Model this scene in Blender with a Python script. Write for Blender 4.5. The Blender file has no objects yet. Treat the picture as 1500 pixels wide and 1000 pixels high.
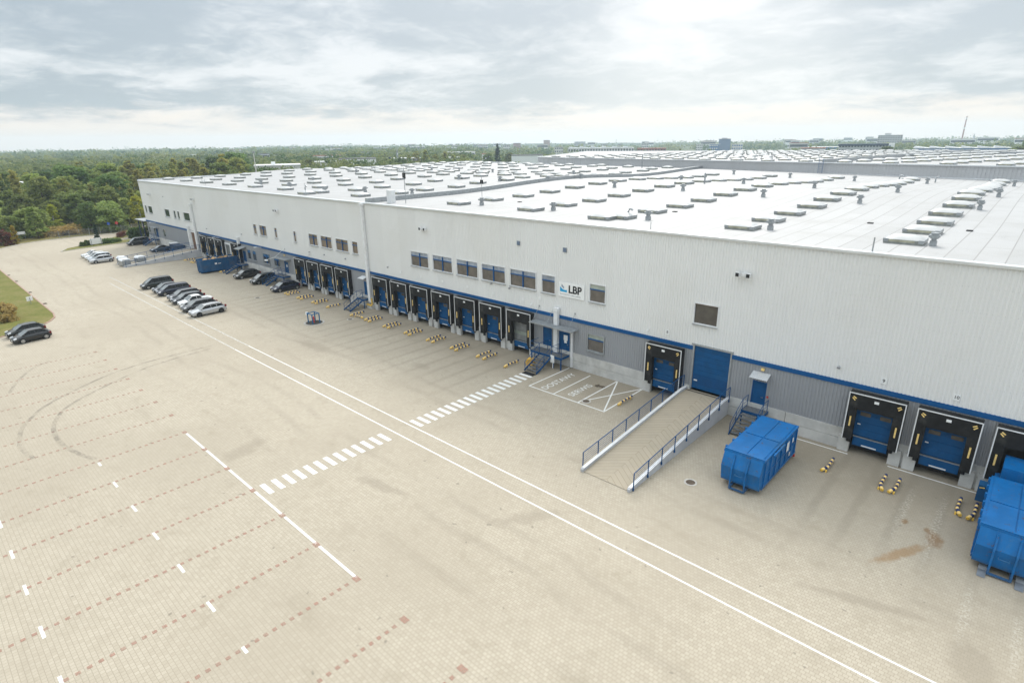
import bpy, math, random
import numpy as np
from mathutils import Vector, Matrix
R = math.radians
rnd = random.Random(7)
sc = bpy.context.scene
col = sc.collection
# ------------------------------------------------------------------ camera
YAW, PITCH, ROLL, FPX = 0.750587, 0.331963, -0.0153166, 843.349
CAMH, CAMD, BH = 22.0, 44.644, 14.65
def make_camera():
    cy, sy, cp, sp = math.cos(YAW), math.sin(YAW), math.cos(PITCH), math.sin(PITCH)
    f = Vector((-sy * cp, cy * cp, -sp)); r = Vector((cy, sy, 0)); u = r.cross(f)
    cr, sr = math.cos(ROLL), math.sin(ROLL)
    rr = r * cr + u * sr; uu = u * cr - r * sr
    cam = bpy.data.cameras.new('camera'); ob = bpy.data.objects.new('camera', cam); col.objects.link(ob)
    ob.matrix_world = Matrix(((rr.x, uu.x, -f.x, 0), (rr.y, uu.y, -f.y, -CAMD), (rr.z, uu.z, -f.z, CAMH), (0, 0, 0, 1)))
    cam.sensor_width = 36; cam.lens = 36 * FPX / 1500; cam.clip_start = .2; cam.clip_end = 20000
    sc.camera = ob
make_camera()
# ------------------------------------------------------------------ light
SUN_EL, SUN_AZ = R(42), R(-30)          # azimuth from +Y towards +X
SUN_DIR = Vector((math.sin(SUN_AZ) * math.cos(SUN_EL), math.cos(SUN_AZ) * math.cos(SUN_EL), math.sin(SUN_EL)))
sun = bpy.data.lights.new('sun', 'SUN'); sun.energy = 1.15; sun.angle = R(22); sun.color = (1, .95, .88)
so = bpy.data.objects.new('sun', sun); col.objects.link(so)
so.rotation_euler = (-SUN_DIR).to_track_quat('-Z', 'Y').to_euler(); so.location = (0, 0, 80)
sc.view_settings.view_transform = 'Standard'; sc.view_settings.look = 'None'
sc.view_settings.exposure = 1.17; sc.view_settings.gamma = 1
sc.render.engine = 'CYCLES'
sc.cycles.max_bounces = 5; sc.cycles.diffuse_bounces = 3; sc.cycles.glossy_bounces = 2
sc.cycles.transparent_max_bounces = 12; sc.cycles.transmission_bounces = 3; sc.cycles.volume_bounces = 1
sc.cycles.use_denoising = True
class NT:
    def __init__(s, tree): s.t = tree; s.n = tree.nodes; s.l = tree.links
    def new(s, typ, **kw):
        n = s.n.new(typ)
        for k, v in kw.items(): setattr(n, k, v)
        return n
    def put(s, sock, v):
        if isinstance(v, bpy.types.NodeSocket): s.l.new(v, sock)
        elif v is not None: sock.default_value = v
    def math(s, op, a, b=None, c=None, clamp=False):
        n = s.new('ShaderNodeMath', operation=op); n.use_clamp = clamp
        s.put(n.inputs[0], a); s.put(n.inputs[1], b); s.put(n.inputs[2], c); return n.outputs[0]
    def vmath(s, op, a, b=None, out=0):
        n = s.new('ShaderNodeVectorMath', operation=op); s.put(n.inputs[0], a); s.put(n.inputs[1], b); return n.outputs[out]
    def mix(s, f, a, b, mode='MIX'):
        n = s.new('ShaderNodeMix', data_type='RGBA', blend_type=mode); n.clamp_factor = True
        s.put(n.inputs[0], f); s.put(n.inputs[6], c4(a)); s.put(n.inputs[7], c4(b)); return n.outputs[2]
    def noise(s, vec, scale, detail=4, rough=.5, dim='3D', out=0):
        n = s.new('ShaderNodeTexNoise', noise_dimensions=dim); s.put(n.inputs['Vector'], vec)
        n.inputs['Scale'].default_value = scale; n.inputs['Detail'].default_value = detail; n.inputs['Roughness'].default_value = rough
        return n.outputs[out]
    def ramp(s, f, stops):
        n = s.new('ShaderNodeValToRGB'); e = n.color_ramp.elements
        while len(e) < len(stops): e.new(.5)
        for i, (p, c) in enumerate(stops): e[i].position = p; e[i].color = c4(c) if not isinstance(c, (int, float)) else (c, c, c, 1)
        s.put(n.inputs[0], f); return n.outputs[0]
    def smooth(s, v, a, b, lo=0., hi=1.):
        n = s.new('ShaderNodeMapRange', interpolation_type='SMOOTHSTEP'); s.put(n.inputs[0], v)
        n.inputs[1].default_value = a; n.inputs[2].default_value = b; n.inputs[3].default_value = lo; n.inputs[4].default_value = hi
        return n.outputs[0]
    def sep(s, v): n = s.new('ShaderNodeSeparateXYZ'); s.put(n.inputs[0], v); return n.outputs
    def comb(s, x, y, z): n = s.new('ShaderNodeCombineXYZ'); s.put(n.inputs[0], x); s.put(n.inputs[1], y); s.put(n.inputs[2], z); return n.outputs[0]
def c4(c):
    if isinstance(c, bpy.types.NodeSocket): return c
    return tuple(c) if len(c) == 4 else (c[0], c[1], c[2], 1)
def make_world():
    w = bpy.data.worlds.new('World'); sc.world = w; w.use_nodes = True
    T = NT(w.node_tree); T.n.clear()
    sky = T.new('ShaderNodeTexSky', sky_type='NISHITA'); sky.sun_disc = False
    sky.sun_elevation = SUN_EL; sky.sun_rotation = SUN_AZ; sky.altitude = 100; sky.dust_density = 2
    d = T.new('ShaderNodeTexCoord').outputs['Generated']
    x, y, z = T.sep(d)[:3]
    zz = T.math('MAXIMUM', z, 0.0)
    den = T.math('ADD', zz, .16)
    P = T.comb(T.math('DIVIDE', x, den), T.math('DIVIDE', y, den), 0)
    wob = T.vmath('SCALE', T.noise(P, 1.3, 4, .55, out=1), None); 
    wob.node.inputs[3].default_value = .55
    P2 = T.vmath('ADD', P, wob)
    big = T.noise(T.vmath('ADD', P2, (7.7, 2.3, 1.7)), .62, 8, .53)
    fine = T.noise(T.vmath('ADD', P2, (11.3, 4.7, 2)), 2.8, 8, .62)
    dens = T.math('ADD', T.math('MULTIPLY', big, .64), T.math('MULTIPLY', fine, .36))
    glow = T.vmath('DOT_PRODUCT', d, Vector((-.42, .88, .085)).normalized(), out=1)
    g1 = T.smooth(glow, .55, 1.0); g2 = T.smooth(glow, .955, 1.0)
    # towards the hidden sun the layer thins
    m = T.smooth(T.math('SUBTRACT', dens, T.math('MULTIPLY', g1, .03)), .41, .57)
    cl = T.mix(m, (.96, .985, 1.0), (.485, .56, .615))
    cl = T.mix(T.math('MULTIPLY', g1, .2), cl, (.98, .99, 1.0))
    cl = T.mix(T.math('MULTIPLY', T.math('MULTIPLY', g2, g2), .35), cl, (1.2, 1.2, 1.17))
    hz = T.smooth(T.math('ADD', z, T.math('MULTIPLY', T.math('SUBTRACT', fine, .5), .07)), .062, .024)
    cl = T.mix(T.math('MULTIPLY', hz, .95), cl, (1.16, 1.04, .92))
    zen = T.math('ADD', 1.0, T.math('MULTIPLY', T.smooth(z, .15, .8), 1.7))
    k = T.vmath('SCALE', cl, None); T.put(k.node.inputs[3], T.math('MULTIPLY', zen, 3.95))
    mixc = T.mix(.93, sky.outputs[0], k)
    bg = T.new('ShaderNodeBackground'); T.put(bg.inputs[0], mixc); bg.inputs[1].default_value = .1
    o = T.new('ShaderNodeOutputWorld'); T.l.new(bg.outputs[0], o.inputs[0])
make_world()
# ------------------------------------------------------------------ materials
M = {}
def mat(name, color, rough=.6, metal=0., var=.12, scale=3., spec=.4, coat=0., dirt=None, bump=0., bscale=30.):
    m = bpy.data.materials.new(name); m.use_nodes = True; T = NT(m.node_tree)
    b = T.n['Principled BSDF']
    co = T.new('ShaderNodeTexCoord').outputs['Object']
    n1 = T.noise(co, scale, 5, .6)
    c = T.mix(T.smooth(n1, .3, .7), tuple(v * (1 - var) for v in color), tuple(min(1, v * (1 + var)) for v in color))
    if dirt:
        n2 = T.noise(co, scale * .35, 6, .65)
        c = T.mix(T.smooth(n2, .52, .72, 0, dirt[1]), c, dirt[0])
    T.put(b.inputs['Base Color'], c)
    b.inputs['Roughness'].default_value = rough; b.inputs['Metallic'].default_value = metal
    b.inputs['Specular IOR Level'].default_value = spec; b.inputs['Coat Weight'].default_value = coat
    if bump:
        bp = T.new('ShaderNodeBump'); bp.inputs['Strength'].default_value = bump; bp.inputs['Distance'].default_value = .02
        T.put(bp.inputs['Height'], T.noise(co, bscale, 4, .6)); T.l.new(bp.outputs[0], b.inputs['Normal'])
    M[name] = m; return m
BLUE = (.003, .062, .180)
mat('blue_paint', BLUE, .5, 0, .10, 1.5, spec=.25, dirt=((.05, .08, .12), .2))
mat('blue_band', (.002, .078, .235), .55, 0, .08, .7, spec=.25)
mat('blue_door', (.0015, .073, .205), .5, 0, .12, 1.2, spec=.25, dirt=((.02, .075, .15), .4))
mat('blue_bin', (.002, .125, .36), .42, 0, .12, 1.0, spec=.3, dirt=((.03, .10, .19), .6), bump=.15, bscale=6)
def worn_bin(name):
    T = NT(M[name].node_tree); b = T.n['Principled BSDF']; src = b.inputs['Base Color'].links[0].from_socket
    co = T.new('ShaderNodeTexCoord').outputs['Object']; x, y, z = T.sep(co)[:3]
    run = T.noise(T.comb(T.math('MULTIPLY', x, 3.), T.math('MULTIPLY', y, 3.), T.math('MULTIPLY', z, .35)), 1., 5, .7)
    c = T.mix(T.smooth(run, .54, .74, 0, .55), src, (.05, .155, .30)); c = T.mix(T.smooth(T.noise(co, 2.6, 6, .78), .585, .65, 0, .8), c, (.085, .06, .045))
    c = T.mix(T.smooth(z, .75, .3, 0, .5), c, (.06, .075, .085)); T.put(b.inputs['Base Color'], c)
worn_bin('blue_bin')
mat('navy_bin', (.003, .075, .19), .5, 0, .15, 1.0, dirt=((.12, .11, .10), .4))
mat('blue_light', (.02, .12, .26), .5, 0, .1, 2)
mat('black_fabric', (.012, .012, .012), .85, 0, .3, 2., dirt=((.06, .058, .05), .6))
mat('black_rubber', (.012, .012, .013), .8, 0, .2)
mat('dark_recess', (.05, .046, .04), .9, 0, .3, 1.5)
mat('white_metal', (.72, .73, .73), .5, 0, .06, 2., dirt=((.5, .48, .44), .35))
mat('coping_metal', (.66, .68, .69), .35, .4, .06, .5)
mat('grey_metal', (.36, .38, .39), .45, .5, .12, 2.)
mat('galvanised', (.36, .38, .39), .4, .7, .15, 3.)
mat('grating', (.15, .16, .17), .6, .4, .3, 6.)
mat('yellow', (.78, .50, .08), .5, 0, .12, 4., dirt=((.3, .22, .1), .5))
mat('pale_yellow', (.84, .60, .22), .55, 0, .12, 5.)
mat('band_blue', (.012, .03, .12), .5, 0, .15, 4.)
mat('concrete', (.43, .42, .39), .85, 0, .14, .9, dirt=((.25, .24, .21), .6), bump=.2)
mat('pale_concrete', (.52, .515, .49), .85, 0, .12, .9, dirt=((.34, .32, .28), .5), bump=.2)
mat('render_grey', (.46, .47, .49), .85, 0, .08, .7, dirt=((.33, .33, .33), .4))
mat('paint', (.80, .80, .76), .7, 0, .05, 2.)
mat('membrane_dome', (.47, .475, .465), .45, 0, .05, 1.)
mat('curb', (.26, .27, .25), .6, 0, .2, 2.)
mat('curb_light', (.38, .37, .27), .6, 0, .2, 2.)
mat('black_letter', (.012, .011, .013), .6, 0, .1)
mat('cyan_logo', (.0, .33, .62), .5, 0, .1)
mat('grey_letter', (.35, .36, .37), .6, 0, .1)
mat('sign_white', (.82, .83, .82), .45, 0, .03, 1.)
mat('sign_red', (.55, .03, .03), .5, 0, .1); mat('sign_blue', (.02, .10, .45), .5, 0, .1)
mat('red_plastic', (.5, .03, .02), .5, 0, .1); mat('orange', (.6, .18, .03), .5, 0, .1)
mat('cardboard', (.42, .27, .12), .8, 0, .2, 4.); mat('card_yellow', (.60, .36, .06), .7, 0, .15, 3.)
mat('iron', (.13, .10, .075), .8, .3, .3, 8.)
mat('kerb', (.36, .24, .19), .9, 0, .2, 2.)
mat('kerb_grey', (.46, .44, .40), .9, 0, .15, 2.)
mat('bark', (.11, .085, .06), .9, 0, .35, 5.); mat('birch_bark', (.42, .40, .36), .85, 0, .4, 4.)
mat('tyre', (.010, .010, .011), .75, 0, .2); mat('rim', (.42, .43, .44), .35, .8, .1, 8.); mat('dark_rim', (.05, .05, .055), .4, .6, .1, 8.)
mat('car_plastic', (.015, .015, .016), .6, 0, .1)
mat('headlight', (.62, .64, .66), .12, 0, .05, 8., .8); mat('tail_light', (.16, .006, .008), .25, 0, .1, 8., .5)
mat('plate', (.75, .75, .70), .5, 0, .05)
mat('wood_brown', (.16, .09, .055), .8, 0, .3, 2.)
mat('pink_wall', (.42, .27, .25), .8, 0, .08, .05); mat('orange_wall', (.50, .33, .27), .8, 0, .08, .05)
mat('slab_wall', (.55, .56, .58), .8, 0, .08, .05); mat('pale_wall', (.62, .61, .58), .8, 0, .1, .05)
mat('brick_wall', (.40, .17, .13), .85, 0, .15, .1); mat('steel_blue_wall', (.13, .19, .30), .7, 0, .08, .05)
mat('deep_blue_wall', (.03, .12, .30), .6, 0, .1, .05); mat('navy_wall', (.03, .05, .09), .6, 0, .2, .05)
mat('grey_wall', (.36, .37, .38), .8, 0, .1, .05); mat('tower_grey', (.50, .50, .49), .8, 0, .1, .05)
mat('roof_white', (.76, .76, .75), .6, 0, .06, .05); mat('roof_dark', (.10, .10, .11), .7, 0, .2, .05)
mat('roof_red', (.36, .14, .10), .8, 0, .15, .1); mat('window_dark', (.05, .06, .075), .25, 0, .3, .3, .7)
mat('chimney_red', (.52, .36, .34), .8, 0, .05, .1)
def paint_mat(name, color, metal=.0):
    m = mat(name, color, .3, metal, .05, 2., .4, .6); return m
for nm, c_, mt_ in (('car_black', (.010, .011, .012), 0), ('car_green', (.005, .010, .009), 0), ('car_navy', (.006, .010, .028), 0), ('car_silver', (.46, .47, .48), .35),
                    ('car_white', (.74, .74, .73), 0), ('car_grey', (.055, .058, .062), .2), ('car_ice', (.55, .59, .62), .2), ('car_slate', (.018, .024, .030), 0)):
    paint_mat(nm, c_, mt_)
def glass_mat(name, color, rough=.08):
    m = mat(name, color, rough, 0, .25, 1.2, .8); return m
mat('car_glass', (.008, .010, .011), .12, 0, .2, 1.2, .35); glass_mat('windscreen', (.17, .19, .19), .05)  # windscreen base is lightened: bright sky reflection painted into the glass colour
glass_mat('blind_brown', (.115, .10, .085), .25); glass_mat('blind_dark', (.065, .057, .047), .25); glass_mat('blind_grey', (.14, .145, .155), .2); glass_mat('upper_glass', (.30, .35, .42), .15)
glass_mat('glass_tan', (.16, .12, .085), .2); glass_mat('glass_tree_reflection', (.05, .075, .055), .1); glass_mat('upper_green', (.34, .38, .33), .15)  # the dark green pane colour has the reflection of trees painted in
glass_mat('dock_pane', (.07, .06, .05), .2); glass_mat('curtain_grey', (.17, .18, .18), .5); glass_mat('curtain_green', (.24, .28, .24), .5)

def corrugated_mat(name, color, var, streak):
    """painted profiled steel: panel-to-panel tone, runs of old rain, rows of fixings"""
    m = bpy.data.materials.new(name); m.use_nodes = True; T = NT(m.node_tree); b = T.n['Principled BSDF']
    co = T.new('ShaderNodeTexCoord').outputs['Object']; x, y, z = T.sep(co)[:3]
    px = T.math('FLOOR', T.math('DIVIDE', x, 3.6)); wn = T.new('ShaderNodeTexWhiteNoise', noise_dimensions='1D'); T.put(wn.inputs['W'], px)
    c = T.mix(wn.outputs[0], tuple(v * (1 - var) for v in color), tuple(v * (1 + var * .6) for v in color))
    run = T.noise(T.comb(T.math('MULTIPLY', x, 1.7), 0, T.math('MULTIPLY', z, .09)), 1., 5, .65)
    c = T.mix(T.smooth(run, .52, .75, 0, streak), c, tuple(v * .70 for v in color))
    c = T.mix(T.smooth(T.noise(co, .12, 4, .6), .45, .7, 0, .35), c, (color[0] * .9, color[1] * .885, color[2] * .85))
    fr = T.math('FRACT', T.math('DIVIDE', z, 1.55)); row = T.smooth(T.math('ABSOLUTE', T.math('SUBTRACT', fr, .5)), .022, .010)
    fx = T.math('FRACT', T.math('DIVIDE', x, .3)); dot = T.smooth(T.math('ABSOLUTE', T.math('SUBTRACT', fx, .2)), .10, .04)
    c = T.mix(T.math('MULTIPLY', T.math('MULTIPLY', row, dot), .30), c, tuple(v * .45 for v in color))
    T.put(b.inputs['Base Color'], c); b.inputs['Roughness'].default_value = .5; b.inputs['Specular IOR Level'].default_value = .3
    M[name] = m
corrugated_mat('upper_sheet', (.765, .768, .752), .025, .08)
corrugated_mat('lower_sheet', (.31, .32, .335), .03, .12)
corrugated_mat('rear_sheet', (.50, .505, .51), .03, .1)

def roof_mat():
    m = bpy.data.materials.new('roof_membrane'); m.use_nodes = True; T = NT(m.node_tree); b = T.n['Principled BSDF']
    co = T.new('ShaderNodeTexCoord').outputs['Object']; x, y, z = T.sep(co)[:3]
    br = T.new('ShaderNodeTexBrick'); T.put(br.inputs['Vector'], T.comb(y, x, 0)); br.inputs['Scale'].default_value = 1
    br.inputs['Brick Width'].default_value = 15; br.inputs['Row Height'].default_value = 1.55; br.inputs['Mortar Size'].default_value = .045; br.inputs['Mortar Smooth'].default_value = .4
    br.inputs['Color1'].default_value = (.35, .35, .345, 1); br.inputs['Color2'].default_value = (.385, .385, .38, 1); br.inputs['Mortar'].default_value = (.225, .22, .21, 1)
    n = T.noise(co, .22, 6, .65); c = T.mix(T.smooth(n, .42, .72, 0, .5), br.outputs[0], (.30, .295, .28))
    n2 = T.noise(T.comb(T.math('MULTIPLY', x, .9), T.math('MULTIPLY', y, .12), 0), 1., 5, .6); c = T.mix(T.smooth(n2, .55, .75, 0, .35), c, (.265, .26, .25))
    T.put(b.inputs['Base Color'], c); b.inputs['Roughness'].default_value = .6; M['roof_membrane'] = m
roof_mat()

def ground_mat():
    m = bpy.data.materials.new('pavers'); m.use_nodes = True; T = NT(m.node_tree); b = T.n['Principled BSDF']
    co = T.new('ShaderNodeTexCoord').outputs['Object']; x, y, z = T.sep(co)[:3]
    br = T.new('ShaderNodeTexBrick'); T.put(br.inputs['Vector'], co); br.inputs['Scale'].default_value = 1
    br.inputs['Brick Width'].default_value = .22; br.inputs['Row Height'].default_value = .205; br.inputs['Mortar Size'].default_value = .012; br.inputs['Mortar Smooth'].default_value = .3
    br.inputs['Color1'].default_value = (.385, .338, .262, 1); br.inputs['Color2'].default_value = (.435, .386, .304, 1); br.inputs['Mortar'].default_value = (.295, .256, .196, 1)
    c = br.outputs[0]
    c = T.mix(T.smooth(T.noise(co, .055, 6, .6), .40, .62, 0, .55), c, (.335, .291, .224))
    c = T.mix(T.smooth(T.noise(co, .5, 6, .7), .5, .75, 0, .45), c, (.285, .245, .18))
    c = T.mix(T.smooth(T.noise(T.comb(T.math('MULTIPLY', x, .06), T.math('MULTIPLY', y, .5), 3), 1., 5, .65), .56, .74, 0, .35), c, (.28, .24, .18))
    c = T.mix(T.smooth(T.noise(co, 3.5, 3, .6), .62, .8, 0, .35), c, (.25, .215, .16))
    def lanes(c, x0, x1, off, pitch):
        ph = T.math('MULTIPLY', T.math('ABSOLUTE', T.math('SUBTRACT', T.math('FRACT', T.math('DIVIDE', T.math('SUBTRACT', x, off), pitch)), .5)), pitch)
        ph = T.math('ADD', ph, T.math('MULTIPLY', T.math('SUBTRACT', T.noise(co, .9, 4, .65), .5), .5))
        w = T.math('MULTIPLY', T.smooth(T.math('ABSOLUTE', T.math('SUBTRACT', ph, 1.0)), .42, .1), T.smooth(T.math('ADD', y, T.math('MULTIPLY', T.noise(co, .2, 3, .6), 6.)), -13., -4.))
        w = T.math('MULTIPLY', w, T.math('MULTIPLY', T.smooth(x, x0 - .6, x0), T.smooth(x, x1 + .6, x1)))
        return T.mix(T.math('MULTIPLY', w, .28), c, (.19, .165, .125))
    c = lanes(c, -68, -38, -65.7 - 2.135, 4.27); c = lanes(c, -90, -73, -87.7 - 2.085, 4.17); c = lanes(c, -8.6, 4, -2.18 - 2.06, 4.12); c = lanes(c, -131, -110, -127.7 - 2.1, 4.2)
    c = T.mix(T.smooth(T.noise(co, 1.9, 2, .5), .70, .76, 0, .55), c, (.16, .14, .11))
    tk = T.math('ADD', y, T.math('MULTIPLY', T.math('SUBTRACT', T.noise(T.comb(T.math('MULTIPLY', x, .05), 2, 5), 1., 3, .5), .5), 5.))
    for yy, am in ((-12.3, .22), (-14.2, .25), (-23.5, .2), (-25.6, .2), (-28.8, .13)): c = T.mix(T.math('MULTIPLY', T.smooth(T.math('ABSOLUTE', T.math('SUBTRACT', tk, yy)), .55, .05, 0, am), T.smooth(T.noise(co, .12, 3, .6), .35, .6)), c, (.22, .19, .145))
    # paving turns darker towards the facade, edge broken up by noise
    dn = T.math('ADD', y, T.math('MULTIPLY', T.math('SUBTRACT', T.noise(co, .35, 4, .6), .5), 6.))
    c = T.mix(T.smooth(dn, -10., -1.5, 0, .6), c, (.20, .174, .13))
    grit = T.smooth(T.noise(co, 7.0, 4, .7), .47, .60)
    def blob(c, cx, cy, rx, ry, ang, colr, amt, ns=1.2, gr=False):
        dx = T.math('SUBTRACT', x, cx); dy = T.math('SUBTRACT', y, cy); ca, sa = math.cos(ang), math.sin(ang)
        u = T.math('DIVIDE', T.math('ADD', T.math('MULTIPLY', dx, ca), T.math('MULTIPLY', dy, sa)), rx)
        v = T.math('DIVIDE', T.math('SUBTRACT', T.math('MULTIPLY', dy, ca), T.math('MULTIPLY', dx, sa)), ry)
        d = T.math('SQRT', T.math('ADD', T.math('MULTIPLY', u, u), T.math('MULTIPLY', v, v)))
        d = T.math('ADD', d, T.math('MULTIPLY', T.math('SUBTRACT', T.noise(co, ns, 5, .7), .5), 1.5))
        k = T.smooth(d, 1.0, .35, 0, amt)
        return T.mix(T.math('MULTIPLY', k, grit) if gr else k, c, colr)
    c = blob(c, -1.1, -7.9, .55, 1.1, .2, (.22, .125, .055), .7, 2.5)
    c = blob(c, -2.3, -10.6, .45, 2.6, -.5, (.27, .165, .075), .7, 3.0)
    c = blob(c, -2.7, -7.1, .25, .4, 0, (.22, .13, .06), .8, 3)
    c = blob(c, -1.6, -7.2, .2, .35, 0, (.22, .13, .06), .7, 3)
    for cx, cy, ry in ((-3.0, -5.8, 4.2), (-1.25, -6.5, 5.8), (.9, -13.6, 3.6), (2.9, -14, 3.2)): c = blob(c, cx, cy, .32, ry, 0, (.54, .50, .42), .5, 3.0, True)
    for cx, cy, a_, b_, an in ((-3., -16, 4, .5, .3), (-30, -26, 3, .6, .2), (-42, -30, 1.2, 2.5, .3), (-60, -14, 5, 1.2, 0), (-20, -22, 3, .8, 1.), (-45.5, -10, 1.6, 1.0, 0), (1.5, -17, 1.3, 2.4, .3)): c = blob(c, cx, cy, a_, b_, an, (.24, .205, .155), .4, 1.2)
    T.put(b.inputs['Base Color'], c); b.inputs['Roughness'].default_value = .8; b.inputs['Specular IOR Level'].default_value = .25
    bp = T.new('ShaderNodeBump'); bp.inputs['Strength'].default_value = .35; bp.inputs['Distance'].default_value = .01
    T.put(bp.inputs['Height'], br.outputs[1]); bp.invert = True; T.l.new(bp.outputs[0], b.inputs['Normal'])
    M['pavers'] = m
    # herringbone ramp
    m = bpy.data.materials.new('ramp_pavers'); m.use_nodes = True; T = NT(m.node_tree); b = T.n['Principled BSDF']
    co = T.new('ShaderNodeTexCoord').outputs['Object']; x, y, z = T.sep(co)[:3]
    v = T.math('ADD', y, T.math('MULTIPLY', T.math('ABSOLUTE', x), .75))
    br = T.new('ShaderNodeTexBrick'); T.put(br.inputs['Vector'], T.comb(x, v, 0)); br.inputs['Scale'].default_value = 1
    br.inputs['Brick Width'].default_value = 4.2; br.inputs['Row Height'].default_value = .46; br.inputs['Mortar Size'].default_value = .022
    br.inputs['Color1'].default_value = (.36, .31, .23, 1); br.inputs['Color2'].default_value = (.38, .325, .245, 1); br.inputs['Mortar'].default_value = (.26, .215, .15, 1)
    c = T.mix(T.smooth(T.noise(co, .8, 5, .65), .45, .72, 0, .5), br.outputs[0], (.30, .265, .205))
    T.put(b.inputs['Base Color'], c); b.inputs['Roughness'].default_value = .85; M['ramp_pavers'] = m
    # worn road paint and red pavers, and rubber tyre marks, let the paving show through
    def worn(name, colr, lo, hi, sc_=6., rough=.65):
        m = bpy.data.materials.new(name); m.use_nodes = True; T = NT(m.node_tree); b = T.n['Principled BSDF']
        co = T.new('ShaderNodeTexCoord').outputs['Object']
        b.inputs['Base Color'].default_value = c4(colr); b.inputs['Roughness'].default_value = rough
        tr = T.new('ShaderNodeBsdfTransparent'); mx = T.new('ShaderNodeMixShader')
        T.put(mx.inputs[0], T.smooth(T.noise(co, sc_, 6, .7), .35, .6, lo, hi)); T.l.new(b.outputs[0], mx.inputs[1]); T.l.new(tr.outputs[0], mx.inputs[2])
        T.l.new(mx.outputs[0], T.n['Material Output'].inputs[0]); M[name] = m
    worn('road_paint', (.74, .74, .71), .0, .14); worn('faded_paint', (.70, .70, .66), .25, .6, 4.)
    worn('red_paver', (.40, .235, .175), .25, .6, 3., .85); worn('tyre_rubber', (.15, .135, .115), .70, .97, 1.0, .8)
    worn('yellow_faint', (.62, .50, .22), .55, .95, 2.)
ground_mat()
def land_mat(name, stops, s1, s2):
    m = bpy.data.materials.new(name); m.use_nodes = True; T = NT(m.node_tree); b = T.n['Principled BSDF']
    co = T.new('ShaderNodeTexCoord').outputs['Object']
    f = T.math('ADD', T.math('MULTIPLY', T.noise(co, s1, 6, .65), .6), T.math('MULTIPLY', T.noise(co, s2, 5, .7), .4))
    T.put(b.inputs['Base Color'], T.ramp(f, stops)); b.inputs['Roughness'].default_value = .95; b.inputs['Specular IOR Level'].default_value = .1
    bp = T.new('ShaderNodeBump'); bp.inputs['Strength'].default_value = .6; bp.inputs['Distance'].default_value = .1
    T.put(bp.inputs['Height'], T.noise(co, s2 * 3, 4, .7)); T.l.new(bp.outputs[0], b.inputs['Normal']); M[name] = m
land_mat('lawn_grass', [(.3, (.10, .115, .030)), (.48, (.155, .155, .045)), (.62, (.21, .18, .075)), (.8, (.12, .13, .03))], .35, 2.5)
land_mat('verge', [(.3, (.10, .10, .03)), (.5, (.20, .17, .065)), (.65, (.26, .20, .09)), (.8, (.09, .10, .03))], .08, .9)
land_mat('country', [(.3, (.045, .065, .022)), (.5, (.09, .11, .04)), (.62, (.16, .15, .075)), (.75, (.06, .085, .03))], .004, .03)
land_mat('far_hill', [(.3, (.035, .055, .022)), (.55, (.055, .08, .03)), (.7, (.10, .11, .05))], .004, .02)
def leaf_mat(name, a, bcol, seedvar=.36):
    m = bpy.data.materials.new(name); m.use_nodes = True; T = NT(m.node_tree); b = T.n['Principled BSDF']
    at = T.new('ShaderNodeAttribute', attribute_name='tint'); oi = T.new('ShaderNodeObjectInfo')
    c = T.mix(at.outputs['Fac'], a, bcol)
    hs = T.new('ShaderNodeHueSaturation'); T.put(hs.inputs['Color'], c)
    T.put(hs.inputs['Value'], T.math('ADD', 1 - seedvar, T.math('MULTIPLY', oi.outputs['Random'], 2 * seedvar)))
    T.put(hs.inputs['Hue'], T.math('ADD', .485, T.math('MULTIPLY', T.math('FRACT', T.math('MULTIPLY', oi.outputs['Random'], 7.3)), .03)))
    T.put(b.inputs['Base Color'], hs.outputs[0]); b.inputs['Roughness'].default_value = .6; b.inputs['Specular IOR Level'].default_value = .2
    tl = T.new('ShaderNodeBsdfTranslucent'); T.put(tl.inputs[0], hs.outputs[0]); mx = T.new('ShaderNodeMixShader'); mx.inputs[0].default_value = .5
    T.l.new(b.outputs[0], mx.inputs[1]); T.l.new(tl.outputs[0], mx.inputs[2]); T.l.new(mx.outputs[0], T.n['Material Output'].inputs[0]); M[name] = m
leaf_mat('leaf_birch', (0.237, 0.256, 0.056), (0.413, 0.394, 0.106), .3); leaf_mat('leaf_dark', (0.074, 0.128, 0.032), (0.169, 0.230, 0.068))
leaf_mat('leaf_mid', (0.143, 0.195, 0.046), (0.280, 0.319, 0.091)); leaf_mat('leaf_yellow', (.30, .32, .03), (.46, .45, .06), .1)
leaf_mat('leaf_fir', (.018, .045, .025), (.05, .085, .04), .15); leaf_mat('leaf_red', (.11, .04, .03), (.20, .08, .05), .1)
leaf_mat('leaf_straw', (.34, .26, .08), (.50, .39, .14), .1); leaf_mat('leaf_gold', (.30, .25, .02), (.42, .33, .04), .1)
leaf_mat('leaf_olive', (0.173, 0.234, 0.058), (0.288, 0.336, 0.094)); leaf_mat('leaf_far', (0.052, 0.109, 0.034), (0.276, 0.287, 0.098), 0)

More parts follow.
